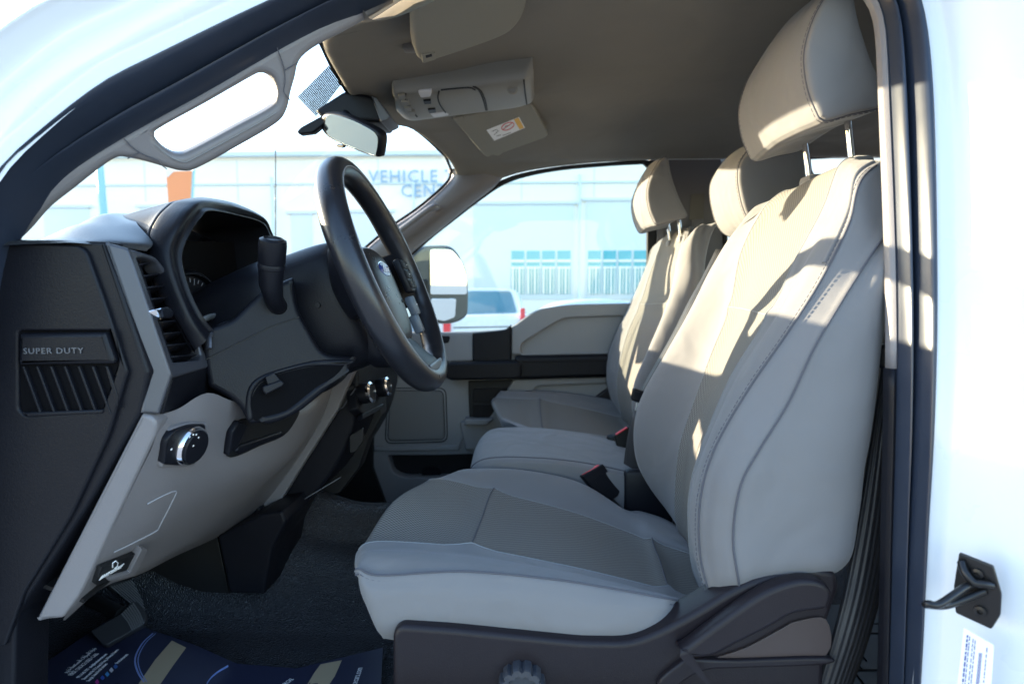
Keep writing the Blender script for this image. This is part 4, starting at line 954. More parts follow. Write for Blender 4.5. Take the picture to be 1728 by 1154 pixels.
lathe('stalk_grip', [(.0135, -.002), (.0165, 0), (.0165, .004), (.0155, .006), (.0165, .008), (.0168, .030), (.0160, .036), (.0115, .0385), (.0105, .0365)], b3, ax2, M_blk, stk, 28)
lathe('stalk_boot', [(.021, 0), (.020, .006), (.015, .012)], P(473, 524, .80), Vector((.1, -1, .2)), M_blk2, stk, 20)
# =====================================================================
# STEERING WHEEL
sw = thing('steering_wheel', 'black leather steering wheel with oval badge and button pods', 'steering wheel', WC)
bm = bmesh.new(); N = 96; seg = 16
RR = .176
rings = []
for k in range(N):
    a = 2*math.pi*k/N; d = wy*math.sin(a)+wu*math.cos(a)
    # finger bumps and thumb swells
    rr = .0172+.0012*math.exp(-((math.degrees(a)+180) % 360-180+62)**2/180)+.0012*math.exp(-((math.degrees(a)+180) % 360-180-62)**2/180)
    bot = math.exp(-((math.degrees(a)-180)/38)**2)
    c = WC+d*RR
    ring_ = []
    for j in range(seg):
        b = 2*math.pi*j/seg; q = math.cos(b); s = math.sin(b)
        bump = 0
        if q < -.2: bump = .0018*max(0, math.sin(a*34))*(1 if 35 < (math.degrees(a) if a < math.pi else 360-math.degrees(a)) < 165 else 0)*(-q)
        ring_.append(bm.verts.new(c+d*(q*(rr*1.0-bump))+wn*(s*rr*(1.12+.1*bot))))
    rings.append(ring_)
for k in range(N):
    A_, B_ = rings[k], rings[(k+1) % N]
    for j in range(seg): bm.faces.new((A_[j], A_[(j+1) % seg], B_[(j+1) % seg], B_[j]))
bmesh.ops.recalc_face_normals(bm, faces=bm.faces)
me = bpy.data.meshes.new('rim'); bm.to_mesh(me); bm.free(); smooth(me, 70); rim = put('rim', me, M_leather, sw)
tube('rim_seam', [WC+(wy*math.sin(2*math.pi*k/80)+wu*math.cos(2*math.pi*k/80))*(RR-.004)+wn*.0195 for k in range(80)], .0007, M_grey_pr, rim, 5, closed=True)
def wl(u, y, n): return WC+wu*u+wy*y+wn*(n+HN)
# airbag pad
ul = [(-.118, .040), (-.100, .066), (-.05, .078), (-.01, .082), (.022, .078), (.046, .060), (.056, .032)]
def padring(s, n, uo=0):
    pts = [(u, -y) for u, y in ul]+[(.060, 0)]+[(u, y) for u, y in ul[::-1]]+[(-.122, 0)]
    return [wl(u*s+uo, y*s, n) for u, y in pts]
pad = surf('airbag_pad', [padring(1.0, -.030), padring(1.02, -.012), padring(1.0, .004), padring(.93, .018), padring(.75, .028), padring(.4, .033), padring(.08, .034)], M_leather, sw, res=(4, 3), cv=True, cap=True, ang=80)
# darker gloss channel between pad and spokes
surf('pad_channel', [padring(1.05, -.030), padring(1.10, -.012), padring(1.06, -.002), padring(1.0, -.006)], M_blk, sw, res=(3, 3), cv=True, ang=60)
# badge
wq = Vector((0, 0, 1)).rotation_difference(wn)
def ell(name, u, y, n, a, b, h, m, parent):
    me = bpy.data.meshes.new(name); V_ = []; n_ = 36
    for rr, hh in ((1, 0), (1, h*.6), (.93, h), (.0, h*1.15)):
        V_ += [wl(u+b*rr*math.sin(2*math.pi*k/n_), y+a*rr*math.cos(2*math.pi*k/n_), n+hh) for k in range(n_)]
    F_ = [(r*n_+k, r*n_+(k+1) % n_, (r+1)*n_+(k+1) % n_, (r+1)*n_+k) for r in range(3) for k in range(n_)]
    me.from_pydata([tuple(q) for q in V_], [], F_); bmx = bmesh.new(); bmx.from_mesh(me); bmesh.ops.recalc_face_normals(bmx, faces=bmx.faces); bmx.to_mesh(me); bmx.free(); smooth(me, 40); return put(name, me, m, parent)
M_badge = mat('badge_blue', (.02, .05, .22), .2, coat=.5)
bg1 = ell('badge', .012, 0, .028, .034, .0145, .005, M_chrome, sw)
ell('badge_field', .012, 0, .0315, .031, .0120, .003, M_badge, bg1)
cu = bpy.data.curves.new('f', 'FONT'); cu.body = 'Ford'; cu.size = .017; cu.shear = .4; cu.extrude = .0003; cu.align_x = 'CENTER'
tt = bpy.data.objects.new('t', cu); me = bpy.data.meshes.new_from_object(tt); bpy.data.objects.remove(tt)
me.materials.clear(); Mx = Matrix((-wy*-1, wu, wn)).transposed().to_4x4(); Mx = Matrix((wy, wu, wn)).transposed().to_4x4(); Mx = Matrix((-wy, wu, wn)).transposed().to_4x4() if False else Mx
Mx.translation = wl(.0065, 0, .0353); me.transform(Mx); put('badge_script', me, M_white, bg1)
cu = bpy.data.curves.new('f', 'FONT'); cu.body = 'AIRBAG'; cu.size = .0075; cu.extrude = .0003; cu.align_x = 'CENTER'
tt = bpy.data.objects.new('t', cu); me = bpy.data.meshes.new_from_object(tt); bpy.data.objects.remove(tt)
me.materials.clear(); Mx.translation = wl(-.045, 0.03, .0328); me.transform(Mx); put('airbag_lettering', me, M_blk2, pad)
# spokes and pods, both sides
for s in (-1, 1):
    rows = [[wl(.045-.0*y, s*y, n0) , wl(.050, s*y, n0+.008), wl(.03, s*y, n0+.016), wl(-.01, s*y, n0+.016), wl(-.045, s*y, n0+.010), wl(-.045, s*y, n0-.006), wl(0, s*y, n0-.012)] for y, n0 in ((.075, -.012), (.11, -.010), (.135, .004), (.166, .028))]
    spk = surf('spoke', rows, M_blk, sw, res=(3, 3), cv=True, ang=60)
    MB = Matrix((wy, wu, wn)).transposed().to_4x4()
    pod = bx('button_pod', wl(.002, s*.116, .036 if s > 0 else .010), (.046, .062, .014), M_blk, sw, .005, MB)
    for du in (.018, 0, -.018):
        for dy in (-.011, .011): bx('button', wl(.002+du, s*.116+dy, .0435 if s > 0 else .0175), (.018, .014, .004), M_blk2, pod, .0015, MB)
    bx('button_symbol', wl(.002, s*.116, .0457 if s > 0 else .0197), (.004, .0018, .0005), M_white, pod, 0, MB)
    bx('button_symbol', wl(.020, s*.116+.008, .0457 if s > 0 else .0197), (.005, .0015, .0005), M_white, pod, 0, MB)
    rk = bx('rocker_button', wl(-.052, s*.106, .030 if s > 0 else .01), (.020, .036, .016), mat('rocker_grey', (.10, .12, .15), .35), sw, .004, MB)
    bx('rocker_button', wl(-.084, s*.100, .026 if s > 0 else .01), (.020, .034, .016), MATS['rocker_grey'], sw, .004, MB)
    bx('button_symbol', wl(-.052, s*.106, .0383 if s > 0 else .018), (.008, .0018, .0006), M_white, rk, 0, MB)
# lower spoke, a satin plate
rows = [[wl(u, y*w_, n0+h) for y, h in ((-1, -.012), (-.96, .0), (-.5, .004), (0, .005), (.5, .004), (.96, 0), (1, -.012))] for u, w_, n0 in ((-.10, .044, .012), (-.115, .046, .018), (-.138, .052, .028), (-.152, .058, .036), (-.160, .060, .036))]
surf('lower_spoke', rows, M_blk, sw, res=(3, 3), solid=-.006)
rows = [[wl(u, y*w_, .046) for y in (-1, -.5, 0, .5, 1)] for u, w_ in ((-.152, .056), (-.160, .060), (-.166, .058))]
surf('spoke_cap', rows, M_sil, sw, res=(2, 2), solid=-.004)
# =====================================================================
# PEDALS
pb = thing('brake_pedal', 'ribbed rubber brake pedal, front one of the two pedals under the dash', 'pedal', P(205, 1050, 1.0))
pp = Pl((160, 1062, .95), (240, 1040, .98), (215, 1010, 1.0))
def pad_ribs(name, poly, pl, m, parent, a0, a1, b0, b1, n, off, th=.012):
    o = flat(name, poly, pl, m, parent, th=th, bev=.002, off=off)
    for k in range(n):
        t = (k+.5)/n
        x0 = a0[0]+(b0[0]-a0[0])*t; y0 = a0[1]+(b0[1]-a0[1])*t; x1 = a1[0]+(b1[0]-a1[0])*t; y1 = a1[1]+(b1[1]-a1[1])*t
        tube('tread_rib', [pl.at(x0, y0, off+.0005), pl.at((x0+x1)/2+2, (y0+y1)/2, off+.0005), pl.at(x1, y1, off+.0005)], .0013, mat('rib_rubber', (.14, .14, .145), .5), o, 5)  # ribs in a paler grey than the pad
    return o
M_pedal = mat('pedal_rubber', (.03, .03, .033), .5)
pad_ribs('pedal_pad', rp([(152, 1064), (205, 1034), (222, 1014), (232, 1014), (248, 1034), (244, 1052), (180, 1088), (172, 1086)], [4, 6, 6, 4, 8, 8, 6, 4]), pp, M_pedal, pb, (204, 1036), (222, 1063), (226, 1016), (244, 1050), 7, .012)
tube('pedal_arm', [pp.at(205, 1035, 0), P(150, 1010, 1.02), P(120, 980, 1.06), P(110, 930, 1.1)], .012, M_blk2, pb, 8)
pa = thing('accelerator_pedal', 'curved ribbed accelerator pedal behind the brake pedal', 'pedal', P(240, 1010, 1.08))
pp2 = Pl((200, 1000, 1.06), (262, 1050, 1.06), (250, 985, 1.10))
pad_ribs('pedal_pad', sp2([(184, 982), (215, 977), (245, 990), (268, 1015), (278, 1036), (272, 1048), (256, 1054), (240, 1030), (215, 1003), (190, 992)], 3, True), pp2, M_pedal, pa, (186, 990), (254, 1050), (222, 978), (274, 1034), 9, .006)
tube('pedal_arm', [P(200, 985, 1.08), P(180, 950, 1.12), P(170, 900, 1.15)], .01, M_blk2, pa, 8)
# =====================================================================
# PAPER FLOOR MAT
mz = -.608
pm = thing('paper_floor_mat', 'dark blue printed paper mat with gold bands and white lettering lying in the driver footwell', 'floor mat', Rl(-.45, .9, mz))
mpz = Pl.__new__(Pl); mpz.o = Rl(0, 0, mz); mpz.n = Vector((0, 0, 1)); mpz.e1 = Vector((1, 0, 0)); mpz.e2 = Vector((0, 1, 0))
M_matb = mat('mat_paper', (.020, .024, .055), .42)
mpoly = [(28, 1150), (158, 1062), (190, 1040), (215, 1048), (255, 1062), (330, 1088), (400, 1119), (500, 1127), (646, 1092), (640, 1220), (20, 1220)]
flat('sheet', mpoly, mpz, M_matb, pm, th=.0012, bev=.0002, off=.004)
M_gold = mat('gold_print', (.42, .34, .22), .5)
flat('gold_band', [(290, 1080), (262, 1112), (233, 1154), (215, 1190), (250, 1190), (270, 1154), (290, 1125), (314, 1092)], mpz, M_gold, pm, th=.0004, bev=.0001, off=.0046)
flat('gold_band', [(541, 1120), (530, 1135), (512, 1165), (500, 1190), (535, 1190), (548, 1165), (565, 1140), (577, 1113)], mpz, M_gold, pm, th=.0004, bev=.0001, off=.0046)
def mtext(s, a, b, size, m, sx=1): return text('lettering', s, mpz, a[0], a[1], size, m, pm, dirpx=b, off=.0046, sx=sx, th=.0003)
mtext('FIRST CHOICE USED CARS', (122, 1139), (174, 1097), .0115, M_white, .42)
mtext('971 6 545 7777  info@firstchoicecars.com', (134, 1143), (205, 1083), .0085, M_lab, .42)
mtext('Showroom No: 70, Souq Al Haraj, Al Ruqa Al Hamra', (143, 1146), (221, 1078), .0090, M_white, .40)
mtext('Sharjah, United Arab Emirates', (151, 1149), (195, 1107), .0090, M_white, .40)
mtext('firstchoicecars', (199, 1119), (226, 1096), .0095, M_white, .44)
mtext('firstchoicecars.com', (594, 1178), (617, 1112), .015, M_white, .62)
mtext('VEHICLES', (510, 1196), (546, 1139), .022, M_matb, .62)
mtext('COMMERCIAL', (467, 1168), (508, 1136), .011, M_lab, .5)
# arabic-looking line above the heading: strokes in the shapes of the printed line
FORMS = {'ت': (0xFE95, 0xFE96, 0xFE97, 0xFE98), 'ج': (0xFE9D, 0xFE9E, 0xFE9F, 0xFEA0), 'ا': (0xFE8D, 0xFE8E), 'ر': (0xFEAD, 0xFEAE), 'ة': (0xFE93, 0xFE94), 'ل': (0xFEDD, 0xFEDE, 0xFEDF, 0xFEE0), 'س': (0xFEB1, 0xFEB2, 0xFEB3, 0xFEB4), 'ي': (0xFEF1, 0xFEF2, 0xFEF3, 0xFEF4), 'م': (0xFEE1, 0xFEE2, 0xFEE3, 0xFEE4), 'ع': (0xFEC9, 0xFECA, 0xFECB, 0xFECC), 'ذ': (0xFEAB, 0xFEAC)}
def arabic(t):
    out = ''
    for i, c in enumerate(t):
        if c not in FORMS: out += c; continue
        pj = i > 0 and t[i-1] in FORMS and len(FORMS[t[i-1]]) == 4
        nj = len(FORMS[c]) == 4 and i+1 < len(t) and t[i+1] in FORMS
        out += chr(FORMS[c][3 if pj and nj else 1 if pj else 2 if nj else 0])
    return out[::-1]
mtext(arabic('تجارة السيارات المستعملة ذ.م.م'), (113, 1135), (165, 1092), .0125, M_white, .42)
0 and tube('script_line', [mpz.at(a, b, .005) for a, b in ((113, 1135), (117, 1130), (122, 1130), (127, 1123), (133, 1122), (138, 1115), (144, 1113), (150, 1106), (156, 1104), (163, 1092))], .0008, M_white, pm, 4)
for c_, (a, b) in (((.5, .05, .3), (163, 1150)), ((.05, .12, .5), (172, 1143)), ((.08, .35, .7), (180, 1137)), ((.6, .6, .65), (187, 1130)), ((.05, .15, .45), (194, 1124))):
    flat('printed_icon', rp([(a-3, b), (a+1, b-5), (a+5, b), (a+1, b+4)], 1), mpz, mat('icon_%.2f_%.2f' % (c_[0], c_[2]), c_, .5), pm, th=.0003, bev=.0001, off=.0046)
M_arc = mat('arc_print', (.22, .30, .60), .4)
for o_ in (0, 5):
    tube('printed_arc', [mpz.at(a, b, .0045) for a, b in sp2([(258+o_, 1068), (240+o_, 1085), (228+o_, 1110), (232+o_, 1132), (243+o_, 1150)], 4)], (.0013 if o_ == 0 else .0008), M_arc, pm, 6, flat=.2)
tube('printed_arc', [mpz.at(a, b, .0045) for a, b in sp2([(385, 1124), (365, 1136), (350, 1152), (345, 1175)], 4)], .0028, M_arc, pm, 6, flat=.15)
# rear footwell mat
rm = thing('rear_floor_mat', 'grey ribbed mat with black line pattern on the floor behind the driver seat', 'floor mat', Rl(.62, 1.0, -.6))
rz = Pl.__new__(Pl); rz.o = Rl(0, 0, -.60); rz.n = Vector((0, 0, 1)); rz.e1 = Vector((1, 0, 0)); rz.e2 = Vector((0, 1, 0))
M_rm = mat('mat_grey', (.13, .135, .135), .8, ('v', 500, .001))
flat('sheet', [(1300, 960), (1600, 960), (1600, 1300), (1300, 1300)], rz, M_rm, rm, th=.004, bev=.001, off=.004)
for ln in ([(1500, 985), (1478, 1003), (1470, 1020)], [(1462, 1010), (1478, 1030)], [(1470, 1052), (1484, 1052)], [(1448, 1060), (1466, 1068), (1486, 1068)], [(1444, 1094), (1462, 1114)], [(1440, 1130), (1482, 1130)], [(1441, 1132), (1460, 1156)], [(1440, 1110), (1456, 1130)]):
    tube('pattern_line', [rz.at(a, b, .005) for a, b in ln], .0016, M_blk2, rm, 4)
# =====================================================================
# ROOF ITEMS
oc = thing('overhead_console', 'grey overhead console with map lights, buttons and sunglasses bin on the headliner', 'overhead console', P(780, 165, 1.33))
top_ = [(664, 158), (672, 150), (720, 146), (790, 140), (860, 130), (884, 127), (893, 116), (899, 104)]
bot_ = [(672, 190), (690, 203), (725, 200), (790, 192), (860, 183), (884, 178), (897, 172), (902, 160)]
rows = []
for (a, b), (c, d) in zip(top_, bot_):
    m_ = (a+c)/2-3, (b+d)/2
    t_ = P(a, b, 1.22); l_ = P(c, d, 1.40)
    mid = P(m_[0]+3, m_[1]-(d-b)*.18, 1.24); m2 = P((a+c*2)/3, b+(d-b)*.72, 1.31)
    rows.append([t_+Vector((0, 0, .04)), t_, mid, m2, l_, l_+Vector((0, .05, .02)), l_+Vector((0, .06, .05))])
rows.insert(0, [rows[0][k]+Vector((-.008, .02, .012)) for k in range(7)])
M_ohc = mat('console_plastic', (.205, .195, .17), .5, ('n', 900, .0004))
OC = surf('console_body', rows, M_ohc, oc, res=(6, 5), ang=80)
osurf = caster(OC)
def opl(a, b, c):
    return Pl(*[(x, y, osurf(x, y).y) for x, y in (a, b, c)])
for k, ln in enumerate(([(741, 154), (739, 165), (743, 178), (752, 190)], [(798, 146), (808, 152), (816, 170), (820, 186)], [(801, 146), (812, 154), (819, 170), (822, 186)], [(685, 158), (684, 168), (692, 185), (704, 197)], [(884, 135), (886, 155), (889, 176)], [(744, 152), (790, 148), (802, 152)])):
    tube('panel_joint', [osurf(a, b)+Vector((0, -.0008, -.0006)) for a, b in sp2(ln, 3)], .0016, M_blk2, OC, 5)
o1 = opl((700, 152), (728, 152), (716, 170))
flat('map_light', rp([(705, 155), (729, 153), (727, 164), (710, 166)], 3), o1, M_lens, oc, th=.006, off=.004)
flat('console_lip', rp([(726, 193), (750, 190), (758, 195), (732, 199)], 2), opl((726, 190), (758, 190), (740, 180)), M_lens, oc, th=.004, off=.002)
for (x, y) in ((674, 165), (679, 176), (684, 186), (690, 193)):
    q = opl((x-3, y-3), (x+12, y-3), (x+4, y+5))
    flat('console_button', rp([(x-2, y-3), (x+10, y-4), (x+11, y+3), (x+1, y+4)], 1.5), q, M_ohc, oc, th=.006, bev=.001, off=.005)
for (x, y) in ((716, 171), (724, 186)):
    flat('console_switch', rp([(x-2, y), (x+11, y-1), (x+12, y+5), (x, y+6)], 1), opl((x, y), (x+10, y), (x+5, y+5)), M_blk, oc, th=.005, off=.003)
c = osurf(865, 150); lathe('microphone', [(.010, 0), (.011, .002), (.007, .003), (.006, .0015)], c, Vector((0, -.8, -.6)), M_ohc, oc, 20)
# visors
vp1 = Pl((700, 100, .98), (880, 10, .98), (705, -40, .80))
va = thing('driver_sun_visor', 'grey-beige sun visor folded up, larger one at the top nearest the open door', 'sun visor', P(790, 30, .95))
flat('visor_panel', sp2([(707, 102), (700, 80), (698, 40), (699, 0), (705, -60)], 3)+sp2([(880, -60), (892, -10), (885, 25), (868, 50), (845, 65), (800, 82), (740, 102), (716, 109)], 3), vp1, M_visor, va, th=.022, bev=.009, res=4)
flat('visor_clip', rp([(712, 94), (735, 90), (736, 101), (714, 108)], 2), vp1, M_visor, va, th=.006, bev=.001, off=.003)
flat('clip_slot', rp([(718, 95), (729, 92), (730, 96), (719, 99)], 1), vp1, M_blk, va, th=.002, off=.0038)
bx('visor_bracket', P(694, 80, 1.06), (.028, .02, .016), mat('bracket_grey', (.14, .13, .12), .5), va, .004)
vp2 = Pl((768, 202, 1.50), (900, 178, 1.50), (825, 262, 1.80))
vb = thing('passenger_sun_visor', 'smaller-looking far sun visor beyond the overhead console, with a warning label', 'sun visor', P(840, 220, 1.65))
flat('visor_panel', rp([(764, 202), (780, 196), (898, 176), (926, 228), (920, 233), (850, 258), (842, 264), (830, 262), (824, 266), (816, 262)], [3, 4, 4, 8, 6, 2, 2, 2, 4, 6]), vp2, M_visor, vb, th=.018, bev=.004, res=3)
flat('visor_clip', rp([(766, 200), (782, 196), (784, 203), (770, 206)], 2), vp2, M_visor, vb, th=.006, off=.003)
wl_ = flat('warning_label', [(821, 220), (876, 198), (886, 216), (834, 238)], vp2, M_white, vb, th=.0006, bev=.0001, off=.0008)
flat('amber_block', [(867, 202), (875, 199), (884, 216), (877, 219)], vp2, M_yel, vb, th=.0004, bev=.0001, off=.0014)
tube('ban_ring', [vp2.at(856+10.5*math.cos(a)+1, 213.5+6*math.sin(a)-math.cos(a)*3, .0016) for a in [2*math.pi*k/24 for k in range(24)]], .0010, M_red, vb, 5, closed=True)
tube('ban_bar', [vp2.at(849, 219, .0016), vp2.at(864, 208, .0016)], .0008, M_red, vb, 5)
for ln in ([(830, 222), (838, 219), (842, 222)], [(834, 228), (840, 222)], [(848, 229), (862, 224)], [(852, 214), (860, 212)], [(838, 230), (845, 228)]):
    tube('label_print', [vp2.at(a, b, .0015) for a, b in ln], .0006, M_blk2, vb, 4)
# mirror
mi = thing('rear_view_mirror', 'black-framed rear view mirror hanging below the camera housing on the windscreen', 'mirror', P(590, 228, 1.22))
mpn = Pl((545, 205, 1.24), (640, 245, 1.16), (590, 250, 1.217))
mo = sp2([(541, 200), (545, 192), (556, 190), (575, 193), (600, 203), (628, 217), (640, 228), (641, 245), (638, 262), (634, 266), (610, 259), (575, 245), (550, 231), (541, 216)], 4, True)
mo_i = sp2([(549, 204), (552, 196), (560, 194), (578, 198), (602, 207), (626, 220), (636, 230), (637, 245), (634, 260), (630, 262), (610, 255), (578, 242), (556, 230), (549, 218)], 4, True)
flat('mirror_shell', mo, mpn, M_blk, mi, th=.022, bev=.007, res=4)
flat('mirror_glass', mo_i, mpn, M_mirror, mi, th=.002, bev=.0003, off=.0012)
flat('day_night_tab', rp([(566, 244), (580, 246), (578, 251), (568, 249)], 2), mpn, M_blk, mi, th=.008, off=-.004)
tube('mirror_stem', [mpn.at(590, 215, -.02), P(585, 195, 1.26), P(575, 180, 1.30)], .009, M_blk, mi, 10)
shp = Pl((530, 170, 1.27), (645, 200, 1.27), (600, 215, 1.22))
sh = thing('windscreen_sensor_housing', 'dark sensor housing against the windscreen above the mirror, with a striped black screen print', 'sensor housing', P(590, 180, 1.3))
flat('housing', rp([(530, 186), (582, 152), (632, 162), (648, 196), (642, 206), (600, 205), (540, 196)], [6, 8, 5, 4, 4, 8, 6]), 1.26, M_blk, sh, th=.10, bev=.008)
flat('housing_end', rp([(626, 162), (636, 165), (660, 198), (652, 203), (642, 206)], 2), 1.25, mat('housing_grey', (.10, .11, .13), .5), sh, th=.08, bev=.003)
flat('mount_arm', rp([(500, 222), (508, 214), (545, 194), (552, 205), (528, 224), (504, 227)], 3), 1.24, M_blk, sh, th=.02, bev=.003)
s1 = P(503, 165, 1.30); 
fp_ = [P(556, 110, 1.22), P(578, 140, 1.26), P(534, 196, 1.30), P(503, 163, 1.26)]
rows = [[fp_[0], fp_[0].lerp(fp_[1], .5), fp_[1]], [fp_[3].lerp(fp_[0], .5), (fp_[0]+fp_[1]+fp_[2]+fp_[3])/4, fp_[1].lerp(fp_[2], .5)], [fp_[3], fp_[3].lerp(fp_[2], .5), fp_[2]]]
bm = bmesh.new()
for k in range(26):
    t = k/25; a = fp_[0].lerp(fp_[3], t); b = fp_[1].lerp(fp_[2], t)
    tube_bm(bm, [a, b], .0015, 4)
me = bpy.data.meshes.new('striped_print'); bm.to_mesh(me); bm.free(); put('striped_print', me, M_blk2, sh)
# =====================================================================
# OUTSIDE MIRROR (far side)
M_sidemirror = mat('side_mirror_glass', (.85, .88, .9), .02, metal=1)
om = thing('far_side_mirror', 'tall black towing mirror with two panes outside the far window', 'side mirror', P(755, 480, 2.3))
MY = Pl((726, 421, 2.22), (788, 470, 2.37), (726, 540, 2.22))
flat('mirror_housing', sp2([(700, 430), (716, 417), (740, 414), (765, 417), (782, 440), (791, 470), (792, 520), (786, 537), (765, 546), (738, 545), (722, 535), (706, 500), (698, 465)], 4, True), MY, mat('mirror_shell', (.06, .07, .08), .4), om, th=.09, bev=.015, res=4, off=-.004)
flat('upper_glass', rp([(726, 421), (762, 421), (780, 443), (788, 470), (788, 497), (726, 497)], [4, 8, 8, 6, 4, 4]), MY, M_sidemirror, om, th=.004, bev=.001, off=.0)
flat('lower_glass', rp([(727, 504), (770, 504), (768, 535), (750, 542), (733, 538), (727, 528)], 4), MY, M_sidemirror, om, th=.006, bev=.001)
flat('mirror_arm', rp([(690, 470), (725, 470), (725, 500), (690, 505)], 6), MY, M_blk, om, th=.05, bev=.01)
# =====================================================================
# OUTDOORS BEYOND
BY = 30.0
bl_ = thing('test_centre_building', 'long white single-storey building with garage bays, barred windows and blue lettering', 'building', (0, BY+5, 0))
M_wall = mat('white_render', (.90, .86, .78), .8, ('n', 3, .01), var=.03, vscale=.5)
M_bay = mat('shutter_grey', (.70, .74, .75), .6)
M_win = mat('window_teal', (.12, .42, .45), .15)
def bz(py): return CZ+(491-py)/1000*BY
def bxx(px): return (px-900)/1000*BY
wb = bx('wall', Vector((-8, BY+5.1, (bz(268))/2)), (76, 10, bz(268)), M_wall, bl_, .05)
bx('parapet', Vector((-8, BY+5, bz(268)+.12)), (76.6, 10.6, .24), mat('parapet_grey', (.66, .75, .77), .7), bl_, .02)
bx('band', Vector((-8, BY+.06, bz(312))), (76.2, .12, .10), MATS['parapet_grey'], bl_, .01)
for (x0, x1, y0) in ((490, 526, 362), (546, 660, 360), (800, 967, 348), (987, 1200, 343), (1240, 1420, 343), (60, 140, 350), (230, 270, 350)):
    fy = 505
    sh_ = bx('shutter_bay', Vector(((bxx(x0)+bxx(x1))/2, BY+.09, (bz(y0)+bz(fy))/2)), (bxx(x1)-bxx(x0), .10, bz(y0)-bz(fy)), M_bay, bl_, .01)
    bx('bay_frame', Vector(((bxx(x0)+bxx(x1))/2, BY+.02, bz(y0)+.08)), (bxx(x1)-bxx(x0)+.4, .12, .16), M_bay, bl_, .01)
for (x0, x1) in ((861, 964), (989, 1090), (1100, 1190)):
    n_ = 4; wpx = (x1-x0)/n_
    for k in range(n_):
        a = x0+k*wpx+2; b_ = a+wpx-4
        f_ = bx('window', Vector(((bxx(a)+bxx(b_))/2, BY+.03, (bz(424)+bz(496))/2)), (bxx(b_)-bxx(a), .06, bz(424)-bz(496)), M_win, bl_, .01)
        bx('transom', Vector(((bxx(a)+bxx(b_))/2, BY-.01, bz(441))), (bxx(b_)-bxx(a), .04, .12), M_wall, f_, 0)
        bx('transom', Vector(((bxx(a)+bxx(b_))/2, BY-.01, bz(452))), (bxx(b_)-bxx(a), .04, .08), M_wall, f_, 0)
        for j in range(4):
            xx = a+(j+.5)*(b_-a)/4
            bx('window_bar', Vector((bxx(xx), BY-.02, (bz(450)+bz(496))/2)), (.05 if j % 2 else .09, .05, bz(450)-bz(496)), M_wall, f_, 0)
for x_ in (700, 976, 1095, 460, 300):
    tube('downpipe', [Vector((bxx(x_), BY-.02, bz(300))), Vector((bxx(x_), BY-.02, 0))], .06, MATS['parapet_grey'], bl_, 8)
for x_ in (560, 640, 760, 880, 1000, 240, 400):
    bx('wall_joint', Vector((bxx(x_), BY+.095, (bz(272)+bz(340))/2)), (.04, .02, bz(272)-bz(340)), MATS['parapet_grey'], bl_, 0)
spn = Pl(BY-.02)
for s, x, y in (('VEHICLE TEST', 622, 308), ('CENTRE', 676, 332)):
    text('sign_lettering', s, spn, x, y, .86, M_signblue, bl_, off=.02, th=.04, sx=.98, space=1.12)
fg = thing('orange_banner', 'orange and white feather banner seen through the windscreen beside a blue pole', 'banner', (bxx(305)*.8, 24, 0))
flat('cloth', [(280, 290), (326, 288), (322, 335), (318, 372), (286, 372)], 24, mat('orange_cloth', (.85, .30, .12), .7), fg, th=.03)
flat('white_corner', [(280, 288), (294, 288), (282, 300)], 24, M_white, fg, th=.01, off=.02)
tube('mast', [P(327, 286, 24), P(322, 380, 24), Vector((P(320, 400, 24).x, 24, 0))], .05, mat('mast_blue', (.30, .55, .60), .5), fg, 8)
lpst = thing('lamp_post', 'pale blue-grey post far left beyond the windscreen', 'post', (P(170, 500, 26).x, 26, 0))
tube('shaft', [Vector((P(170, 500, 26).x, 26, 0)), P(176, 375, 26), P(168, 280, 26), P(148, 60, 26), P(143, -40, 26)], [.16, .16, .15, .10, .08], MATS['mast_blue'], lpst, 10)
an = thing('radio_antenna', 'thin spiral-wound radio antenna mast on the far front wing', 'antenna', P(465, 470, 2.3))
tube('mast', [P(465, 500, 2.25), P(465, 240, 2.25)], .0016, M_steel, an, 6)
bm = bmesh.new(); a_, b_ = P(465, 440, 2.25), P(465, 245, 2.25); pts = []
for k in range(240):
    t = k/239; q = a_.lerp(b_, t); pts.append(q+Vector((math.cos(k*1.05)*.0022, math.sin(k*1.05)*.0022, 0)))
tube_bm(bm, pts, .0008, 4); me = bpy.data.meshes.new('coil'); bm.to_mesh(me); bm.free(); put('coil', me, M_steel, an)
# bonnet / front body of the truck
rows = [[Rl(-2.2, y, -.22), Rl(-1.9, y, -.06), Rl(-1.5, y, -.02), Rl(-1.0, y, .01)] for y in (.62, 1.0, 1.33, 1.7, 2.04)]
surf('bonnet', rows, M_paint, cab, res=(3, 4), solid=-.02)
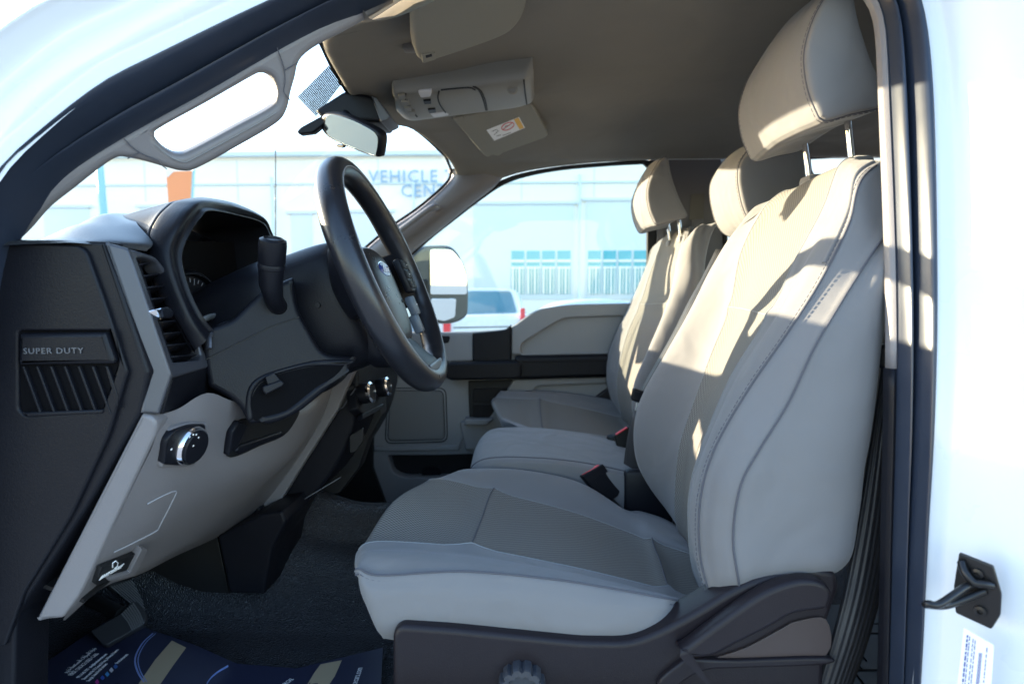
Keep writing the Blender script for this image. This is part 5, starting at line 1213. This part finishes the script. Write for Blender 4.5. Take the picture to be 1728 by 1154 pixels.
# white pickup parked beyond
car = thing('parked_pickup', 'white pickup parked beyond the far window, blue-tinted rear window and red tail lights', 'pickup', (P(800, 520, 9).x, 9.5, 0))
cy_ = 9.0
def cxz(px, py): p = P(px, py, cy_); return p
cabm = sp2([(735, 600), (738, 540), (752, 500), (775, 488), (845, 487), (868, 492), (880, 520), (886, 600)], 4)
flat('cab_body', cabm, cy_, M_paint, car, th=1.4, bev=.06)
flat('rear_window', rp([(768, 532), (790, 491), (862, 491), (872, 526), (868, 531)], [4, 5, 5, 4, 3]), cy_, mat('tinted_glass', (.10, .22, .30), .05, coat=.5), car, th=.02, off=.02)
flat('cargo_bed', rp([(728, 535), (892, 530), (890, 700), (730, 700)], 8), cy_-.8, M_paint, car, th=.9, bev=.06)
flat('tail_light', rp([(748, 545), (760, 545), (760, 575), (748, 575)], 2), cy_-.8, M_red, car, th=.06, off=.03)
flat('tail_light', rp([(878, 520), (886, 520), (886, 560), (878, 560)], 2), cy_-.8, M_red, car, th=.06, off=.03)
flat('tailgate_joint', [(765, 552), (872, 550), (872, 552), (765, 554)], cy_-.8, M_blk, car, th=.01, off=.002)
flat('bumper', rp([(728, 590), (892, 588), (892, 606), (728, 608)], 4), cy_-.95, mat('bumper_grey', (.25, .26, .28), .3, metal=.7), car, th=.15, bev=.03)
for x in (745, 875):
    p = P(x, 660, cy_-.4); lathe('wheel', [(.36, -.12), (.38, -.08), (.38, .08), (.36, .12), (.2, .12)], Vector((p.x, cy_-.7, .38)), Vector((0, 1, 0)), M_rub, car, 24)
sd2 = thing('parked_sedan', 'pale blue-white car roof just above the far door sill', 'car', (P(1010, 500, 12).x, 12, 0))
flat('body', sp2([(880, 560), (905, 530), (940, 512), (1000, 506), (1050, 508), (1085, 520), (1110, 560)], 4), 12, mat('pale_car_paint', (.55, .62, .66), .3, coat=.5), sd2, th=1.5, bev=.1)
for x in (905, 1090):
    p = P(x, 600, 12); lathe('wheel', [(.32, -.1), (.33, .1)], Vector((p.x, 12.0, .33)), Vector((0, 1, 0)), M_rub, sd2, 24)
